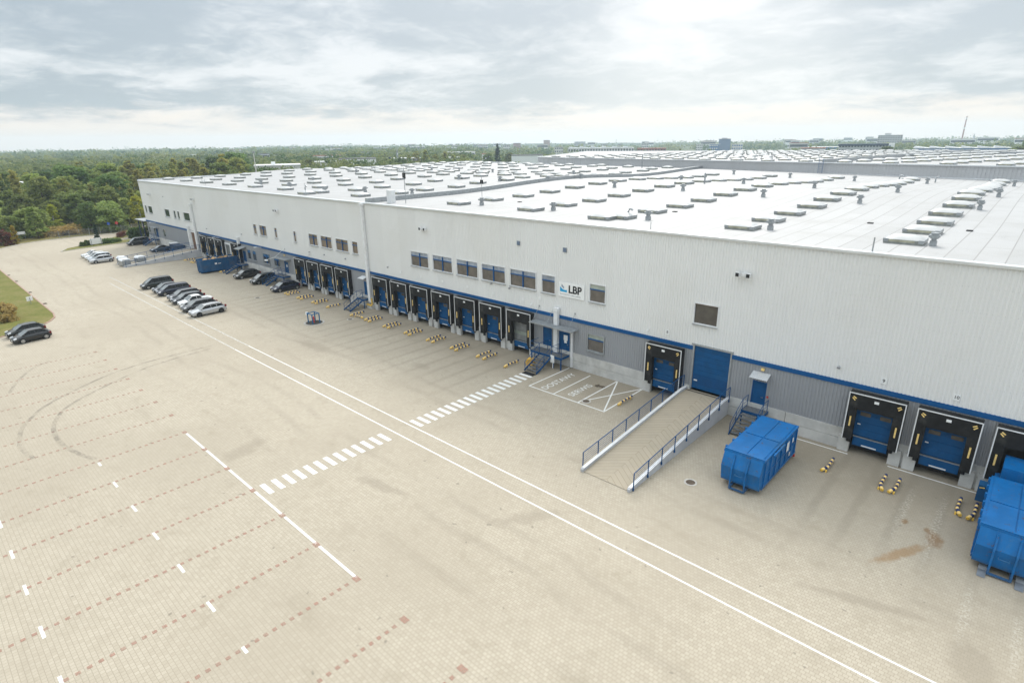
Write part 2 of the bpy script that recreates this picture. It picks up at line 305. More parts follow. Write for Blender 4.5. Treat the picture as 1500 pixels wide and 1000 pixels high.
# ------------------------------------------------------------------ mesh building
class MB:
    def __init__(s): s.v = []; s.f = []; s.m = []; s.mats = []; s.cur = 0; s.sm = []
    def use(s, name):
        if name not in s.mats: s.mats.append(name)
        s.cur = s.mats.index(name); return s
    def face(s, pts, smooth=False):
        i = len(s.v); s.v.extend([tuple(p) for p in pts]); s.f.append(tuple(range(i, i + len(pts)))); s.m.append(s.cur); s.sm.append(smooth)
    def poly(s, vs, fs, smooth=False):
        i = len(s.v); s.v.extend([tuple(p) for p in vs])
        for f in fs: s.f.append(tuple(i + k for k in f)); s.m.append(s.cur); s.sm.append(smooth)
        return s
    def box(s, x0, y0, z0, x1, y1, z1):
        x0, x1 = sorted((x0, x1)); y0, y1 = sorted((y0, y1)); z0, z1 = sorted((z0, z1))
        v = [(x, y, z) for z in (z0, z1) for y in (y0, y1) for x in (x0, x1)]
        return s.poly(v, [(0, 2, 3, 1), (4, 5, 7, 6), (0, 1, 5, 4), (2, 6, 7, 3), (0, 4, 6, 2), (1, 3, 7, 5)])
    def bar(s, a, b, w, h=None, up=(0, 0, 1)):
        h = h or w; a, b = Vector(a), Vector(b); d = (b - a).normalized(); u = Vector(up)
        if abs(d.dot(u)) > .98: u = Vector((0, 1, 0))
        r = d.cross(u).normalized() * (w / 2); u = r.cross(d).normalized() * (h / 2)
        v = [p + q for p in (a, b) for q in (-r - u, r - u, r + u, -r + u)]
        return s.poly(v, [(0, 3, 2, 1), (4, 5, 6, 7), (0, 1, 5, 4), (1, 2, 6, 5), (2, 3, 7, 6), (3, 0, 4, 7)])
    def tube(s, path, r, n=8, caps=True, r1=None):
        path = [Vector(p) for p in path]; rings = []
        for i, p in enumerate(path):
            d = (path[min(i + 1, len(path) - 1)] - path[max(i - 1, 0)]).normalized()
            u = Vector((0, 0, 1)) if abs(d.z) < .95 else Vector((1, 0, 0)); a = d.cross(u).normalized(); b = a.cross(d).normalized()
            rr = r if r1 is None else r + (r1 - r) * i / (len(path) - 1)
            rings.append([p + (a * math.cos(t) + b * math.sin(t)) * rr for t in [2 * math.pi * k / n for k in range(n)]])
        v = [q for ring in rings for q in ring]; f = []
        for i in range(len(path) - 1):
            for k in range(n): f.append((i * n + k, i * n + (k + 1) % n, (i + 1) * n + (k + 1) % n, (i + 1) * n + k))
        s.poly(v, f, True)
        if caps: s.poly(v, [tuple(range(n - 1, -1, -1)), tuple((len(path) - 1) * n + k for k in range(n))])
        return s
    def disc(s, c, r, z, n=24):
        s.face([(c[0] + r * math.cos(2 * math.pi * k / n), c[1] + r * math.sin(2 * math.pi * k / n), z) for k in range(n)]); return s
    def prism(s, pts, ax, a, b):
        """extrude a polygon of the two other axes along axis ax from a to b"""
        def P(q, t): l = list(q); l.insert(ax, t); return tuple(l)
        n = len(pts); v = [P(q, a) for q in pts] + [P(q, b) for q in pts]
        return s.poly(v, [tuple(range(n)), tuple(range(2 * n - 1, n - 1, -1))] + [(k, k + n, (k + 1) % n + n, (k + 1) % n) for k in range(n)])
    def build(s, name, material=None, parent=None, loc=None, rz=0., mesh_only=False):
        me = bpy.data.meshes.new(name); me.from_pydata(s.v, [], s.f)
        for mn in ([material] if material else s.mats): me.materials.append(M[mn])
        if not material: me.polygons.foreach_set('material_index', s.m)
        me.polygons.foreach_set('use_smooth', s.sm); me.update()
        if len(s.f) < 20000 and not any(len(f) > 40 for f in s.f):
            import bmesh
            bm = bmesh.new(); bm.from_mesh(me); bmesh.ops.recalc_face_normals(bm, faces=bm.faces); bm.to_mesh(me); bm.free()
        if mesh_only: return me
        return link(name, me, parent, loc, rz)
def link(name, data, parent=None, loc=None, rz=0.):
    o = bpy.data.objects.new(name, data); col.objects.link(o)
    if parent: o.parent = parent
    if loc is not None: o.location = loc
    o.rotation_euler.z = rz; return o
def tag(o, label=None, cat=None, group=None, kind=None):
    if label: o['label'] = label
    if cat: o['category'] = cat
    if group: o['group'] = group
    if kind: o['kind'] = kind
    return o
def thing(name, label, cat, loc=(0, 0, 0), rz=0., group=None):
    return tag(link(name, None, None, loc, rz), label, cat, group)
KIDS = {}
def copy_tree(o, parent=None):
    c = o.copy(); col.objects.link(c); c.parent = parent
    for ch in [k for k in o.children]: copy_tree(ch, c)
    return c
def text_mb(body, size, depth=.012, bold=0.):
    cu = bpy.data.curves.new('lettering', 'FONT'); cu.body = body; cu.size = size; cu.extrude = depth; cu.offset = bold; cu.align_x = 'CENTER'; cu.align_y = 'CENTER'
    ob = bpy.data.objects.new('lettering', cu); col.objects.link(ob)
    dg = bpy.context.evaluated_depsgraph_get(); me = bpy.data.meshes.new_from_object(ob.evaluated_get(dg))
    vs = [tuple(v.co) for v in me.vertices]; fs = [tuple(p.vertices) for p in me.polygons]
    bpy.data.objects.remove(ob); bpy.data.curves.remove(cu); bpy.data.meshes.remove(me); return vs, fs
def facing(vs, x, y, z): return [(x + a, y - c, z + b) for a, b, c in vs]        # lettering stood up on a wall that faces -Y
# ------------------------------------------------------------------ ground
def sheet(name, pts, z, material, kind='structure'):
    mb = MB(); mb.face([(x, y, z) for x, y in pts]); return tag(mb.build(name, material), kind=kind)
def make_ground():
    mb = MB(); mb.face([(3400 * math.cos(2 * math.pi * k / 40), 3400 * math.sin(2 * math.pi * k / 40), -.06) for k in range(40)])
    tag(mb.build('ground', 'country'), kind='structure')
    sheet('paved_yard', [(60, -120), (60, 60), (-188, 60), (-188.4, 2), (-189.4, -7), (-189.2, -17), (-187, -22), (-181, -27.4), (-176, -33), (-172, -45), (-170, -120)], 0, 'pavers')
    sheet('verge', [(-188, 60), (-188.4, 2), (-189.4, -7), (-189.2, -17), (-187, -22), (-181, -27.4), (-176, -33), (-172, -45), (-300, -60), (-330, 40), (-260, 90)], -.03, 'verge')
    lawn = [(-172, -31.3), (-149, -31.3), (-101.5, -31.3), (-99, -31.6), (-97.4, -32.3), (-96.2, -33.1), (-94.8, -35.5), (-93.2, -38.2), (-91.5, -46), (-91, -110), (-170, -110), (-172, -60)]
    sheet('lawn', lawn, .07, 'lawn_grass')
    kb = MB()
    for a, b in zip(lawn[:-2], lawn[1:-2]):
        n = max(1, int(math.hypot(b[0] - a[0], b[1] - a[1]) / 6))
        for k in range(n):
            p = [a[i] + (b[i] - a[i]) * k / n for i in (0, 1)]; q = [a[i] + (b[i] - a[i]) * (k + 1) / n for i in (0, 1)]
            kb.bar((p[0], p[1], .045), (q[0], q[1], .045), .16, .11)
    tag(kb.build('kerb', 'kerb'), kind='structure')
    isl = [(-164.4, -18.6), (-165.3, -15.5), (-166.3, -10), (-167.2, -4), (-169.4, -2.2), (-172.4, -2.6), (-174.2, -6), (-172.2, -11.5), (-168.8, -16.5)]
    sheet('island_lawn', isl, .09, 'lawn_grass')
    kb = MB()
    for a, b in zip(isl, isl[1:] + isl[:1]): kb.bar((a[0], a[1], .05), (b[0], b[1], .05), .14, .12)
    kb2 = [(-181, -27.4), (-187, -22), (-189.2, -17), (-189.4, -7), (-188.4, 2), (-188, 60)]
    for a, b in zip(kb2, kb2[1:]): kb.bar((a[0], a[1], .06), (b[0], b[1], .06), .25, .14)
    tag(kb.build('kerb', 'kerb_grey'), kind='structure')
    isl2 = [(-176.5, -3.4), (-178.5, -1.2), (-182.3, -.4), (-182.8, -1.6), (-180, -4.6), (-177.2, -5)]
    sheet('island_lawn', isl2, .09, 'lawn_grass')
make_ground()
def strip(mb, x0, y0, x1, y1, w, z=.004):
    d = Vector((x1 - x0, y1 - y0)).normalized(); n = Vector((-d.y, d.x)) * w / 2
    mb.face([(x0 + n.x, y0 + n.y, z), (x0 - n.x, y0 - n.y, z), (x1 - n.x, y1 - n.y, z), (x1 + n.x, y1 + n.y, z)])
def make_markings():
    def rm(mb, m='road_paint'): tag(mb.build('road_marking', m), kind='structure')
    mb = MB(); strip(mb, 30, -19.05, -66, -19.1, .115); rm(mb)
    mb = MB(); strip(mb, 30, -20.68, -66, -20.68, .115); rm(mb)
    mb = MB(); strip(mb, -66, -19.1, -124, -18.95, .14); rm(mb, 'faded_paint')
    mb = MB(); strip(mb, -66, -20.68, -118, -20.4, .14); rm(mb, 'faded_paint')
    for y0, y1 in ((-31.6, -21.5), (-18.75, -4.5)):
        mb = MB(); n = round((y1 - y0) / .76)
        for k in range(n): yy = y0 + .25 + (y1 - y0 - .5) * k / (n - 1); strip(mb, -36.2, yy, -34.65, yy, .37, .008)
        rm(mb)
    mb = MB()
    for k in range(6): strip(mb, -48.2 + 4.17 * k, -32.05, -48.2 + 4.17 * (k + 1) - .3, -32.05, .16)
    rm(mb)
    mb = MB()
    for k in range(7):
        x = -48.1 + 4.17 * k
        strip(mb, x - .45 + (.3 if k == 0 else 0), -38.15, x + (.5 if k < 6 else .05), -38.15, .15)
    for k in range(5): x = -44.2 + 4.17 * k; strip(mb, x - .5, -44.3, x + .55, -44.3, .15)
    rm(mb)
    mb = MB()                                        # lines of red pavers between the lorry bays
    xs = [-77.5, -73.5, -69.45, -65.3, -61.05, -56.9, -52.8] + [-48.5 + 4.185 * k for k in range(10)]
    for x in xs:
        y = -31.7 if x < -50 else -32.1
        mb.face([(x - .24, y - .16, .012), (x + .24, y - .16, .012), (x + .24, y + .16, .012), (x - .24, y + .16, .012)])
        yy = y - .5
        while yy > -60:
            mb.face([(x - .11, yy - .2, .012), (x + .11, yy - .2, .012), (x + .11, yy, .012), (x - .11, yy, .012)]); yy -= .44
    rm(mb, 'red_paver')
    mb = MB()                                        # service bays by the stair
    strip(mb, -33.5, -6.46, -24.85, -6.46, .13); strip(mb, -33.44, -6.4, -33.34, -.3, .13, .008); strip(mb, -30.5, -6.4, -30.5, -.6, .13, .008)
    strip(mb, -27.7, -6.4, -27.7, -.12, .13, .008); strip(mb, -24.9, -6.4, -24.9, -.05, .13, .008)
    strip(mb, -27.6, -6.0, -24.98, -.2, .13, .012); strip(mb, -25.0, -6.3, -27.6, -.2, .13, .016); rm(mb)
    for word, x, y, s in (('DOSTAWY', -31.95, -3.75, .98), ('SERWIS', -29.1, -4.1, .98)):
        vs, fs = text_mb(word, s, 0.0); mb = MB()
        vs = [(x - b, y + a, .012) for a, b, c in vs]; mb.poly(vs, fs); o = mb.build('road_marking', 'road_paint'); tag(o, kind='structure')
    mb = MB(); strip(mb, -14.0, -.62, -7.45, -.62, .12); strip(mb, -4.9, -.62, .2, -.62, .12); rm(mb)
    mb = MB()
    for xx in (-88.5, -84.6, -80.4, -76.2, -71.5): strip(mb, xx, -10.5, xx, -4.9, .12)
    for xx in (-87, -91): strip(mb, xx, -19, xx, -13.6, .12)
    rm(mb, 'yellow_faint')
    def curve(pts, w):
        mb = MB(); P = [Vector((a, b, 0)) for a, b in pts]; out = []
        for i in range(len(P) - 1):
            p0, p1, p2, p3 = P[max(i - 1, 0)], P[i], P[i + 1], P[min(i + 2, len(P) - 1)]
            for k in range(8):
                t = k / 8; out.append(.5 * ((2 * p1) + (p2 - p0) * t + (2 * p0 - 5 * p1 + 4 * p2 - p3) * t * t + (3 * p1 - p0 - 3 * p2 + p3) * t ** 3))
        out.append(P[-1]); L = []
        for i, p in enumerate(out):
            d = (out[min(i + 1, len(out) - 1)] - out[max(i - 1, 0)]).normalized(); n = Vector((-d.y, d.x, 0)) * w / 2; L.append((p + n, p - n))
        for (a, b), (c, d) in zip(L, L[1:]): mb.face([(*a.xy, .02), (*b.xy, .02), (*d.xy, .02), (*c.xy, .02)])
        tag(mb.build('tyre_marks', 'tyre_rubber'), kind='structure')
    curve([(-69.4, -22), (-69.36, -25), (-69.13, -29), (-68.2, -32.4), (-66.1, -35.8), (-63.8, -38.6), (-61.5, -40.1), (-59.5, -41), (-57, -41.5), (-55.2, -41.6), (-52.7, -41.3)], .34)
    curve([(-68.4, -22.5), (-68.1, -25.7), (-67.5, -28.7), (-66.2, -31.6), (-64.2, -34.7), (-62, -37.3), (-59.4, -38.7), (-56.8, -39.3), (-53.5, -39.3), (-50.6, -38.7), (-49, -38.15)], .34)
    curve([(-78, -35.8), (-76.5, -37.6), (-73.5, -39.2), (-70, -40.4)], .3)
make_markings()

# ------------------------------------------------------------------ warehouse
WL, WR = -165.0, 45.0
def roof_h(y):
    t = y % 60 + (60 if False else 0)
    if 14 < y < 74: return .8 * math.sin(math.pi * (y - 14) / 60) ** 2
    if 74 <= y < 128: return .5 * math.sin(math.pi * (y - 74) / 54) ** 2
    return 0.
def rear_y(x): return 118.7 - .2552 * (x + 138.7)
def left_x(y): return WL - .1912 * y
def corrugate(mb, x0, x1, z0, z1, holes, pitch=.24, depth=.038, y=0.):
    prof = ((0, 0), (.11, 0), (.135, depth), (.215, depth))
    xs = []; k = math.floor(x0 / pitch)
    while k * pitch < x1:
        for a, d in prof:
            xx = k * pitch + a
            if x0 < xx < x1: xs.append((xx, y + d))
        k += 1
    xs = [(x0, y)] + xs + [(x1, y)]
    for (xa, ya), (xb, yb) in zip(xs, xs[1:]):
        m = (xa + xb) / 2; cuts = sorted((h[2], h[3]) for h in holes if h[0] < m < h[1] and h[3] > z0 and h[2] < z1); z = z0
        for a, b in cuts:
            if a > z: mb.face([(xa, ya, z), (xb, yb, z), (xb, yb, a), (xa, ya, a)])
            z = max(z, b)
        if z < z1: mb.face([(xa, ya, z), (xb, yb, z), (xb, yb, z1), (xa, ya, z1)])
wh = thing('warehouse', 'huge long white warehouse with a grey blue-banded base and rows of black loading docks', 'warehouse', (0, 0, 0))
BAND = 5.33
# windows: x0, x1, z0, z1, mullions, kind
WIN = [(-58.9, -55.55, 7.45, 9.22, 1, 'b'), (-54.6, -51.15, 7.45, 9.22, 1, 'b'), (-50.25, -46.8, 7.45, 9.22, 1, 'b'), (-46.05, -42.5, 7.45, 9.22, 1, 'b'), (-41.7, -38.1, 7.45, 9.22, 1, 'b'),
       (-37.25, -35.55, 7.42, 9.2, 0, 'b'), (-31.25, -29.5, 7.45, 9.12, 0, 'g'), (-20.5, -18.5, 7.4, 9.08, 0, 'p'),
       (-84.55, -82.0, 7.45, 9.12, 1, 't'), (-80.95, -77.95, 7.45, 9.12, 1, 't'), (-76.7, -73.5, 7.45, 9.12, 1, 't'), (-72.4, -71.05, 7.45, 9.12, 0, 't'),
       (-104.0, -102.9, 7.35, 9.05, 0, 't'), (-101.6, -99.1, 7.35, 9.05, 1, 't'), (-96.0, -95.2, 7.4, 9.05, 0, 't'), (-89.4, -88.7, 7.4, 9.05, 0, 't'),
       (-163.6, -162.4, 7.25, 8.85, 0, 'e'), (-161.2, -158.4, 7.25, 8.85, 0, 'e'), (-149.7, -146.7, 7.25, 8.85, 0, 'e'), (-144.0, -142.8, 7.25, 8.85, 0, 'e'), (-141.7, -140.5, 7.25, 8.85, 0, 'e'), (-138.0, -134.5, 7.25, 8.85, 0, 'e'), (-133.8, -132.2, 7.25, 8.85, 0, 'e'),
       (-31.3, -29.45, 2.45, 4.08, 0, 'g'), (-108.25, -106.95, 2.38, 4.1, 0, 'u'), (-106.1, -104.75, 2.38, 4.1, 0, 'u'), (-101.9, -99.55, 2.38, 4.1, 1, 'u'), (-97.7, -95.9, 2.4, 3.85, 1, 'u'),
       (-164.1, -163.1, 2.4, 3.7, 0, 'e'), (-153.7, -152.4, 2.3, 3.9, 0, 'e'), (-160.4, -159.4, 2.2, 3.7, 0, 'e')]
KIND = {'b': ('blind_brown', 'upper_glass', 'blue_band'), 'g': ('blind_brown', 'upper_green', 'blue_band'), 'p': ('blind_dark', 'blind_dark', 'wood_brown'), 't': ('glass_tan', 'glass_tan', 'blue_band'),
        'e': ('glass_tree_reflection', 'glass_tree_reflection', 'wood_brown'), 'u': ('window_dark', 'blue_light', 'blue_band')}
DOCKS = [(-6.3, 'n'), (-2.18, 'n'), (1.95, 'o'), (-22.8, 'n')] + [(-65.7 + 4.27 * i, 'm' if i < 6 else 'c') for i in range(7)] + [(-87.7 + 4.17 * i, 'm') for i in range(4)] + [(-127.7, 'm'), (-123.5, 'm'), (-119.9, 'm'), (-112.3, 'm')]
DOORS = [(-37.05, -35.95), (-34.92, -33.62), (-15.02, -13.95), (-70.35, -69.3), (-94.1, -92.95), (-110.3, -109.2), (-158.9, -157.7)]
HOLES = [w[:4] for w in WIN] + [(-20.25, -17.0, 0, 5.46), (-118.1, -115.9, 0, 4.1), (-135.9, -132.9, 0, 5.0)] + [(d - 1.3, d + 1.3, 0, 3.75) for d, k in DOCKS] + [(a, b, 0, 3.55) for a, b in DOORS]
def make_walls():
    mb = MB(); corrugate(mb, WL, WR, BAND - .02, BH, HOLES, y=-.02); mb.build('upper_cladding', 'upper_sheet', wh)
    mb = MB(); corrugate(mb, WL, WR, 1.62, BAND - .3, HOLES, y=0); mb.build('lower_cladding', 'lower_sheet', wh)
    # liner wall a little behind, cut at the same openings, so nothing is seen through
    mb = MB()
    for a, b in ((WL, WR),):
        xs = sorted({a, b} | {h[i] for h in HOLES for i in (0, 1)})
        for xa, xb in zip(xs, xs[1:]):
            m = (xa + xb) / 2; z = 0
            for h in sorted([h for h in HOLES if h[0] < m < h[1]], key=lambda h: h[2]):
                if h[2] > z: mb.face([(xa, .12, z), (xb, .12, z), (xb, .12, h[2]), (xa, .12, h[2])])
                z = max(z, h[3])
            mb.face([(xa, .12, z), (xb, .12, z), (xb, .12, BH), (xa, .12, BH)])
    mb.build('inner_wall', 'grey_metal', wh)
    segs = [(WL, -135.95), (-131.0, -111.4), (-110.9, -69.2), (-68.5, -20.32), (-16.98, WR)]
    for a, b in segs:
        mb = MB(); mb.box(a, -.07, BAND - .35, b, .02, BAND); mb.build('blue_band', 'blue_band', wh)
    # concrete plinth, broken by the dock pits and the doors
    opens = sorted([(d - 1.25, d + 1.25) for d, k in DOCKS] + [(-20.35, -16.9), (-136, -132.8), (-118.2, -115.8)])
    x = WL
    for a, b in opens:
        if a > x:
            mb = MB()
            n = max(1, round((a - x) / 6)); 
            for k in range(n):
                xa, xb = x + (a - x) * k / n, x + (a - x) * (k + 1) / n
                mb.box(xa + (.015 if k else 0), -.06, -.05, xb - (.015 if k < n - 1 else 0), .11, .82); mb.box(xa + (.015 if k else 0), -.06, .85, xb - (.015 if k < n - 1 else 0), .11, 1.66)
            mb.build('plinth', 'pale_concrete', wh)
        x = b
    mb = MB(); mb.box(x, -.06, -.05, WR, .11, 1.66); mb.build('plinth', 'pale_concrete', wh)
    for d, k in DOCKS:
        for sx in (-1, 1):
            mb = MB(); mb.box(d + sx * 1.26, -.30, 0, d + sx * (1.98 if k in 'no' else 1.9), -.062, 1.19); mb.build('dock_pad', 'pale_concrete', wh)
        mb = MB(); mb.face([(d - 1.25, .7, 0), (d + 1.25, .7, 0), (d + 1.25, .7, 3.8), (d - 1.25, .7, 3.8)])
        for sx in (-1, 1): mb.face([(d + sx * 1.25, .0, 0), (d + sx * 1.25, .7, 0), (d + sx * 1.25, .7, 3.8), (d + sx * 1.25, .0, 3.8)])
        mb.build('dock_pit', 'dark_recess', wh)  # near-black lining puts the shade under the docks into the colour
    mb = MB(); mb.box(WL - .05, -.16, BH - .12, WR, .5, BH + .05); mb.build('roof_coping', 'coping_metal', wh)
    # end and rear walls
    A, B, C, D = (WL, .02), (WR, .02), (WR, rear_y(WR)), (-190.2, 131.8)
    for p, q in ((A, D), (C, D), (B, C)):
        mb = MB(); d = Vector((q[0] - p[0], q[1] - p[1])); L = d.length; d /= L
        mb.face([(p[0], p[1], 0), (q[0], q[1], 0), (q[0], q[1], BH), (p[0], p[1], BH)]); mb.build('end_wall', 'rear_sheet', wh)
    mb = MB(); mb.bar((A[0] + .1, A[1], BH + .02), (D[0] + .1, D[1], BH + .02), .45, .5); mb.bar((D[0], D[1], BH + .1), (C[0], C[1], BH + .1), .4, .5); mb.build('roof_kerb', 'coping_metal', wh)
    mb = MB(); nu, nv = 24, 56; vs = []
    for j in range(nv + 1):
        v = j / nv
        for i in range(nu + 1):
            u = i / nu
            x = (1 - v) * ((1 - u) * A[0] + u * B[0]) + v * ((1 - u) * D[0] + u * C[0]); y = (1 - v) * A[1] + v * ((1 - u) * D[1] + u * C[1])
            vs.append((x, y + .3 * (1 - v), BH - .06 + roof_h(y)))
    mb.poly(vs, [(j * (nu + 1) + i, j * (nu + 1) + i + 1, (j + 1) * (nu + 1) + i + 1, (j + 1) * (nu + 1) + i) for j in range(nv) for i in range(nu)], True); mb.build('roof', 'roof_membrane', wh)
    mb = MB(); n = 30; y1 = rear_y(-68.5)                                  # fire wall rising through the roof
    for k in range(n):
        ya, yb = .5 + (y1 - .5) * k / n, .5 + (y1 - .5) * (k + 1) / n; za, zb = BH + roof_h(ya), BH + roof_h(yb)
        v = [(-68.9, ya, za - .1), (-68.4, ya, za - .1), (-68.4, yb, zb - .1), (-68.9, yb, zb - .1), (-68.9, ya, za + .55), (-68.4, ya, za + .55), (-68.4, yb, zb + .55), (-68.9, yb, zb + .55)]
        mb.poly(v, [(4, 5, 6, 7), (1, 2, 6, 5), (0, 4, 7, 3)] + ([(0, 1, 5, 4)] if k == 0 else []))
    mb.build('fire_wall', 'galvanised', wh)
make_walls()
def make_windows():
    for x0, x1, z0, z1, mul, k in WIN:
        low, up, fr = KIND[k]; mb = MB().use('white_metal' if z0 > 5 else 'grey_metal'); t = .09; y0 = -.075
        mb.box(x0 - t, y0, z0 - t, x1 + t, .06, z0 - .002); mb.box(x0 - t, y0, z1 + .002, x1 + t, .06, z1 + t); mb.box(x0 - t, y0, z0, x0, .06, z1); mb.box(x1, y0, z0, x1 + t, .06, z1)
        mb.use('wood_brown' if k in 'pe' else 'grey_metal'); mb.box(x0, -.04, z1 - .05, x1, .055, z1)
        mb.use('grey_metal'); mb.box(x0 - .12, -.17, z0 - t - .05, x1 + .12, -.077, z0 - t + .01)
        mb.use(fr); zt = z0 + (z1 - z0) * .70
        if k not in 'pe': mb.box(x0 + .001, -.035, zt - .05, x1 - .001, .03, zt + .05)
        if mul: m = (x0 + x1) / 2; mb.box(m - .06, -.045, z0, m + .06, .034, z1 - .05)
        f = mb.build('window', None, wh)
        mb = MB().use(low); mb.face([(x0, .045, z0), (x1, .045, z0), (x1, .045, zt), (x0, .045, zt)])
        mb.use(up); mb.face([(x0, .045, zt), (x1, .045, zt), (x1, .045, z1), (x0, .045, z1)]); mb.build('pane', None, f)
make_windows()
def make_dock(kind):
    w, zb, zt, dp = 1.725, 1.2, 4.8, .65
    mb = MB().use('black_fabric')
    for s in (-1, 1):
        mb.box(s * (w - .12), -dp, zb, s * w, -.02, zt - .002)
        mb.face([(s * (w - .12), -dp + .02, zb), (s * 1.12, -dp + .10, zb + .02), (s * 1.10, -dp + .10, 3.6), (s * (w - .12), -dp + .02, 4.55)])
        mb.face([(s * 1.12, -dp + .10, zb + .02), (s * 1.2, -.05, zb), (s * 1.2, -.05, 3.7), (s * 1.10, -dp + .10, 3.6)])
    mb.box(-w, -dp, zt, w, -.02, zt + .06)
    v = []; n = 10
    for i in range(n + 1):
        x = -w + .1 + (2 * w - .2) * i / n; sag = .03 * math.sin(i * 1.7)
        v += [(x, -dp + .015, zt - .02), (x, -dp + .035 + sag * .5, 4.2), (x, -dp + .07 + sag, 3.62 + .03 * math.sin(i * 2.3))]
    mb.poly(v, [(3 * i + j, 3 * i + 3 + j, 3 * i + 4 + j, 3 * i + 1 + j) for i in range(n) for j in (0, 1)], True)
    sh = mb.build('dock_shelter', None, wh)
    mb = MB(); t = .05
    for s in (-1, 1): mb.box(s * (w - .045), -dp - .03, zb, s * (w + .02), -dp - .002, zt + .06)
    mb.box(-w + .046, -dp - .03, zt - .015, w - .046, -dp - .002, zt + .06); mb.build('shelter_trim', 'white_metal', sh)
    for s in (-1, 1): mb = MB(); mb.box(s * 1.36, -dp - .0, 2.25, s * 1.46, -dp + .07, 3.0); mb.build('guide_marker', 'pale_yellow', sh)
    if kind in 'no':
        mb = MB()
        for s in (-1, 1):
            for o_ in (0, .17):
                a, b = (s * (1.32 - o_ * .4), -dp - .008, 4.30 + o_ * .9), (s * (1.50 - o_ * .3), -dp - .008, 4.48 + o_ * .6); mb.bar(a, b, .02, .075, (0, 0, 1))
        mb.build('corner_marker', 'pale_yellow', sh)
    mb = MB(); mb.box(-.14, -dp - .012, 4.36, .14, -dp + .03, 4.54); mb.build('warning_plate', 'sign_white', sh)
    mb = MB()
    if kind != 'o':
        mb.use('curtain_grey' if kind == 'c' else 'blue_door')
        for k in range(4): mb.box(-1.2, .06, 1.38 + k * .56, 1.2, .10, 1.38 + (k + 1) * .56 - .012)
        if kind == 'c': mb.use('curtain_green'); mb.box(-1.2, .04, 2.05, 1.2, .058, 2.42)
        d = mb.build('dock_door', None, sh)
        for x, w2 in {'n': ((-.62, .33), (.62, .33)), 'm': ((0, .29),), 'c': ()}[kind]:
            mb = MB(); mb.box(x - w2, .045, 2.97, x + w2, .058, 3.26); mb.build('door_window', 'dock_pane', d)
        mb = MB().use('white_metal'); mb.box(-1.02, .03, 2.25, -.82, .059, 2.33)
        if kind != 'c': mb.build('handle', None, d)
    mb = MB().use('blue_door'); mb.box(-1.1, -.10, .62, 1.1, .35, 1.30)
    mb.use('white_metal'); mb.box(-.5, -.125, .68, .45, -.101, .77); mb.use('grey_metal'); mb.box(-1.15, -.13, 1.302, 1.2, .03, 1.34)
    mb.use('black_rubber'); mb.box(-1.45, -.42, .9, -1.18, -.305, 1.18); mb.box(1.18, -.42, .9, 1.45, -.305, 1.18)
    mb.build('dock_leveller', None, sh); return sh
def make_docks():
    proto = {}
    for x, k in DOCKS:
        if k not in proto: o = proto[k] = make_dock(k)
        else: o = copy_tree(proto[k], wh)
        o.location = (x, 0, 0)
make_docks()
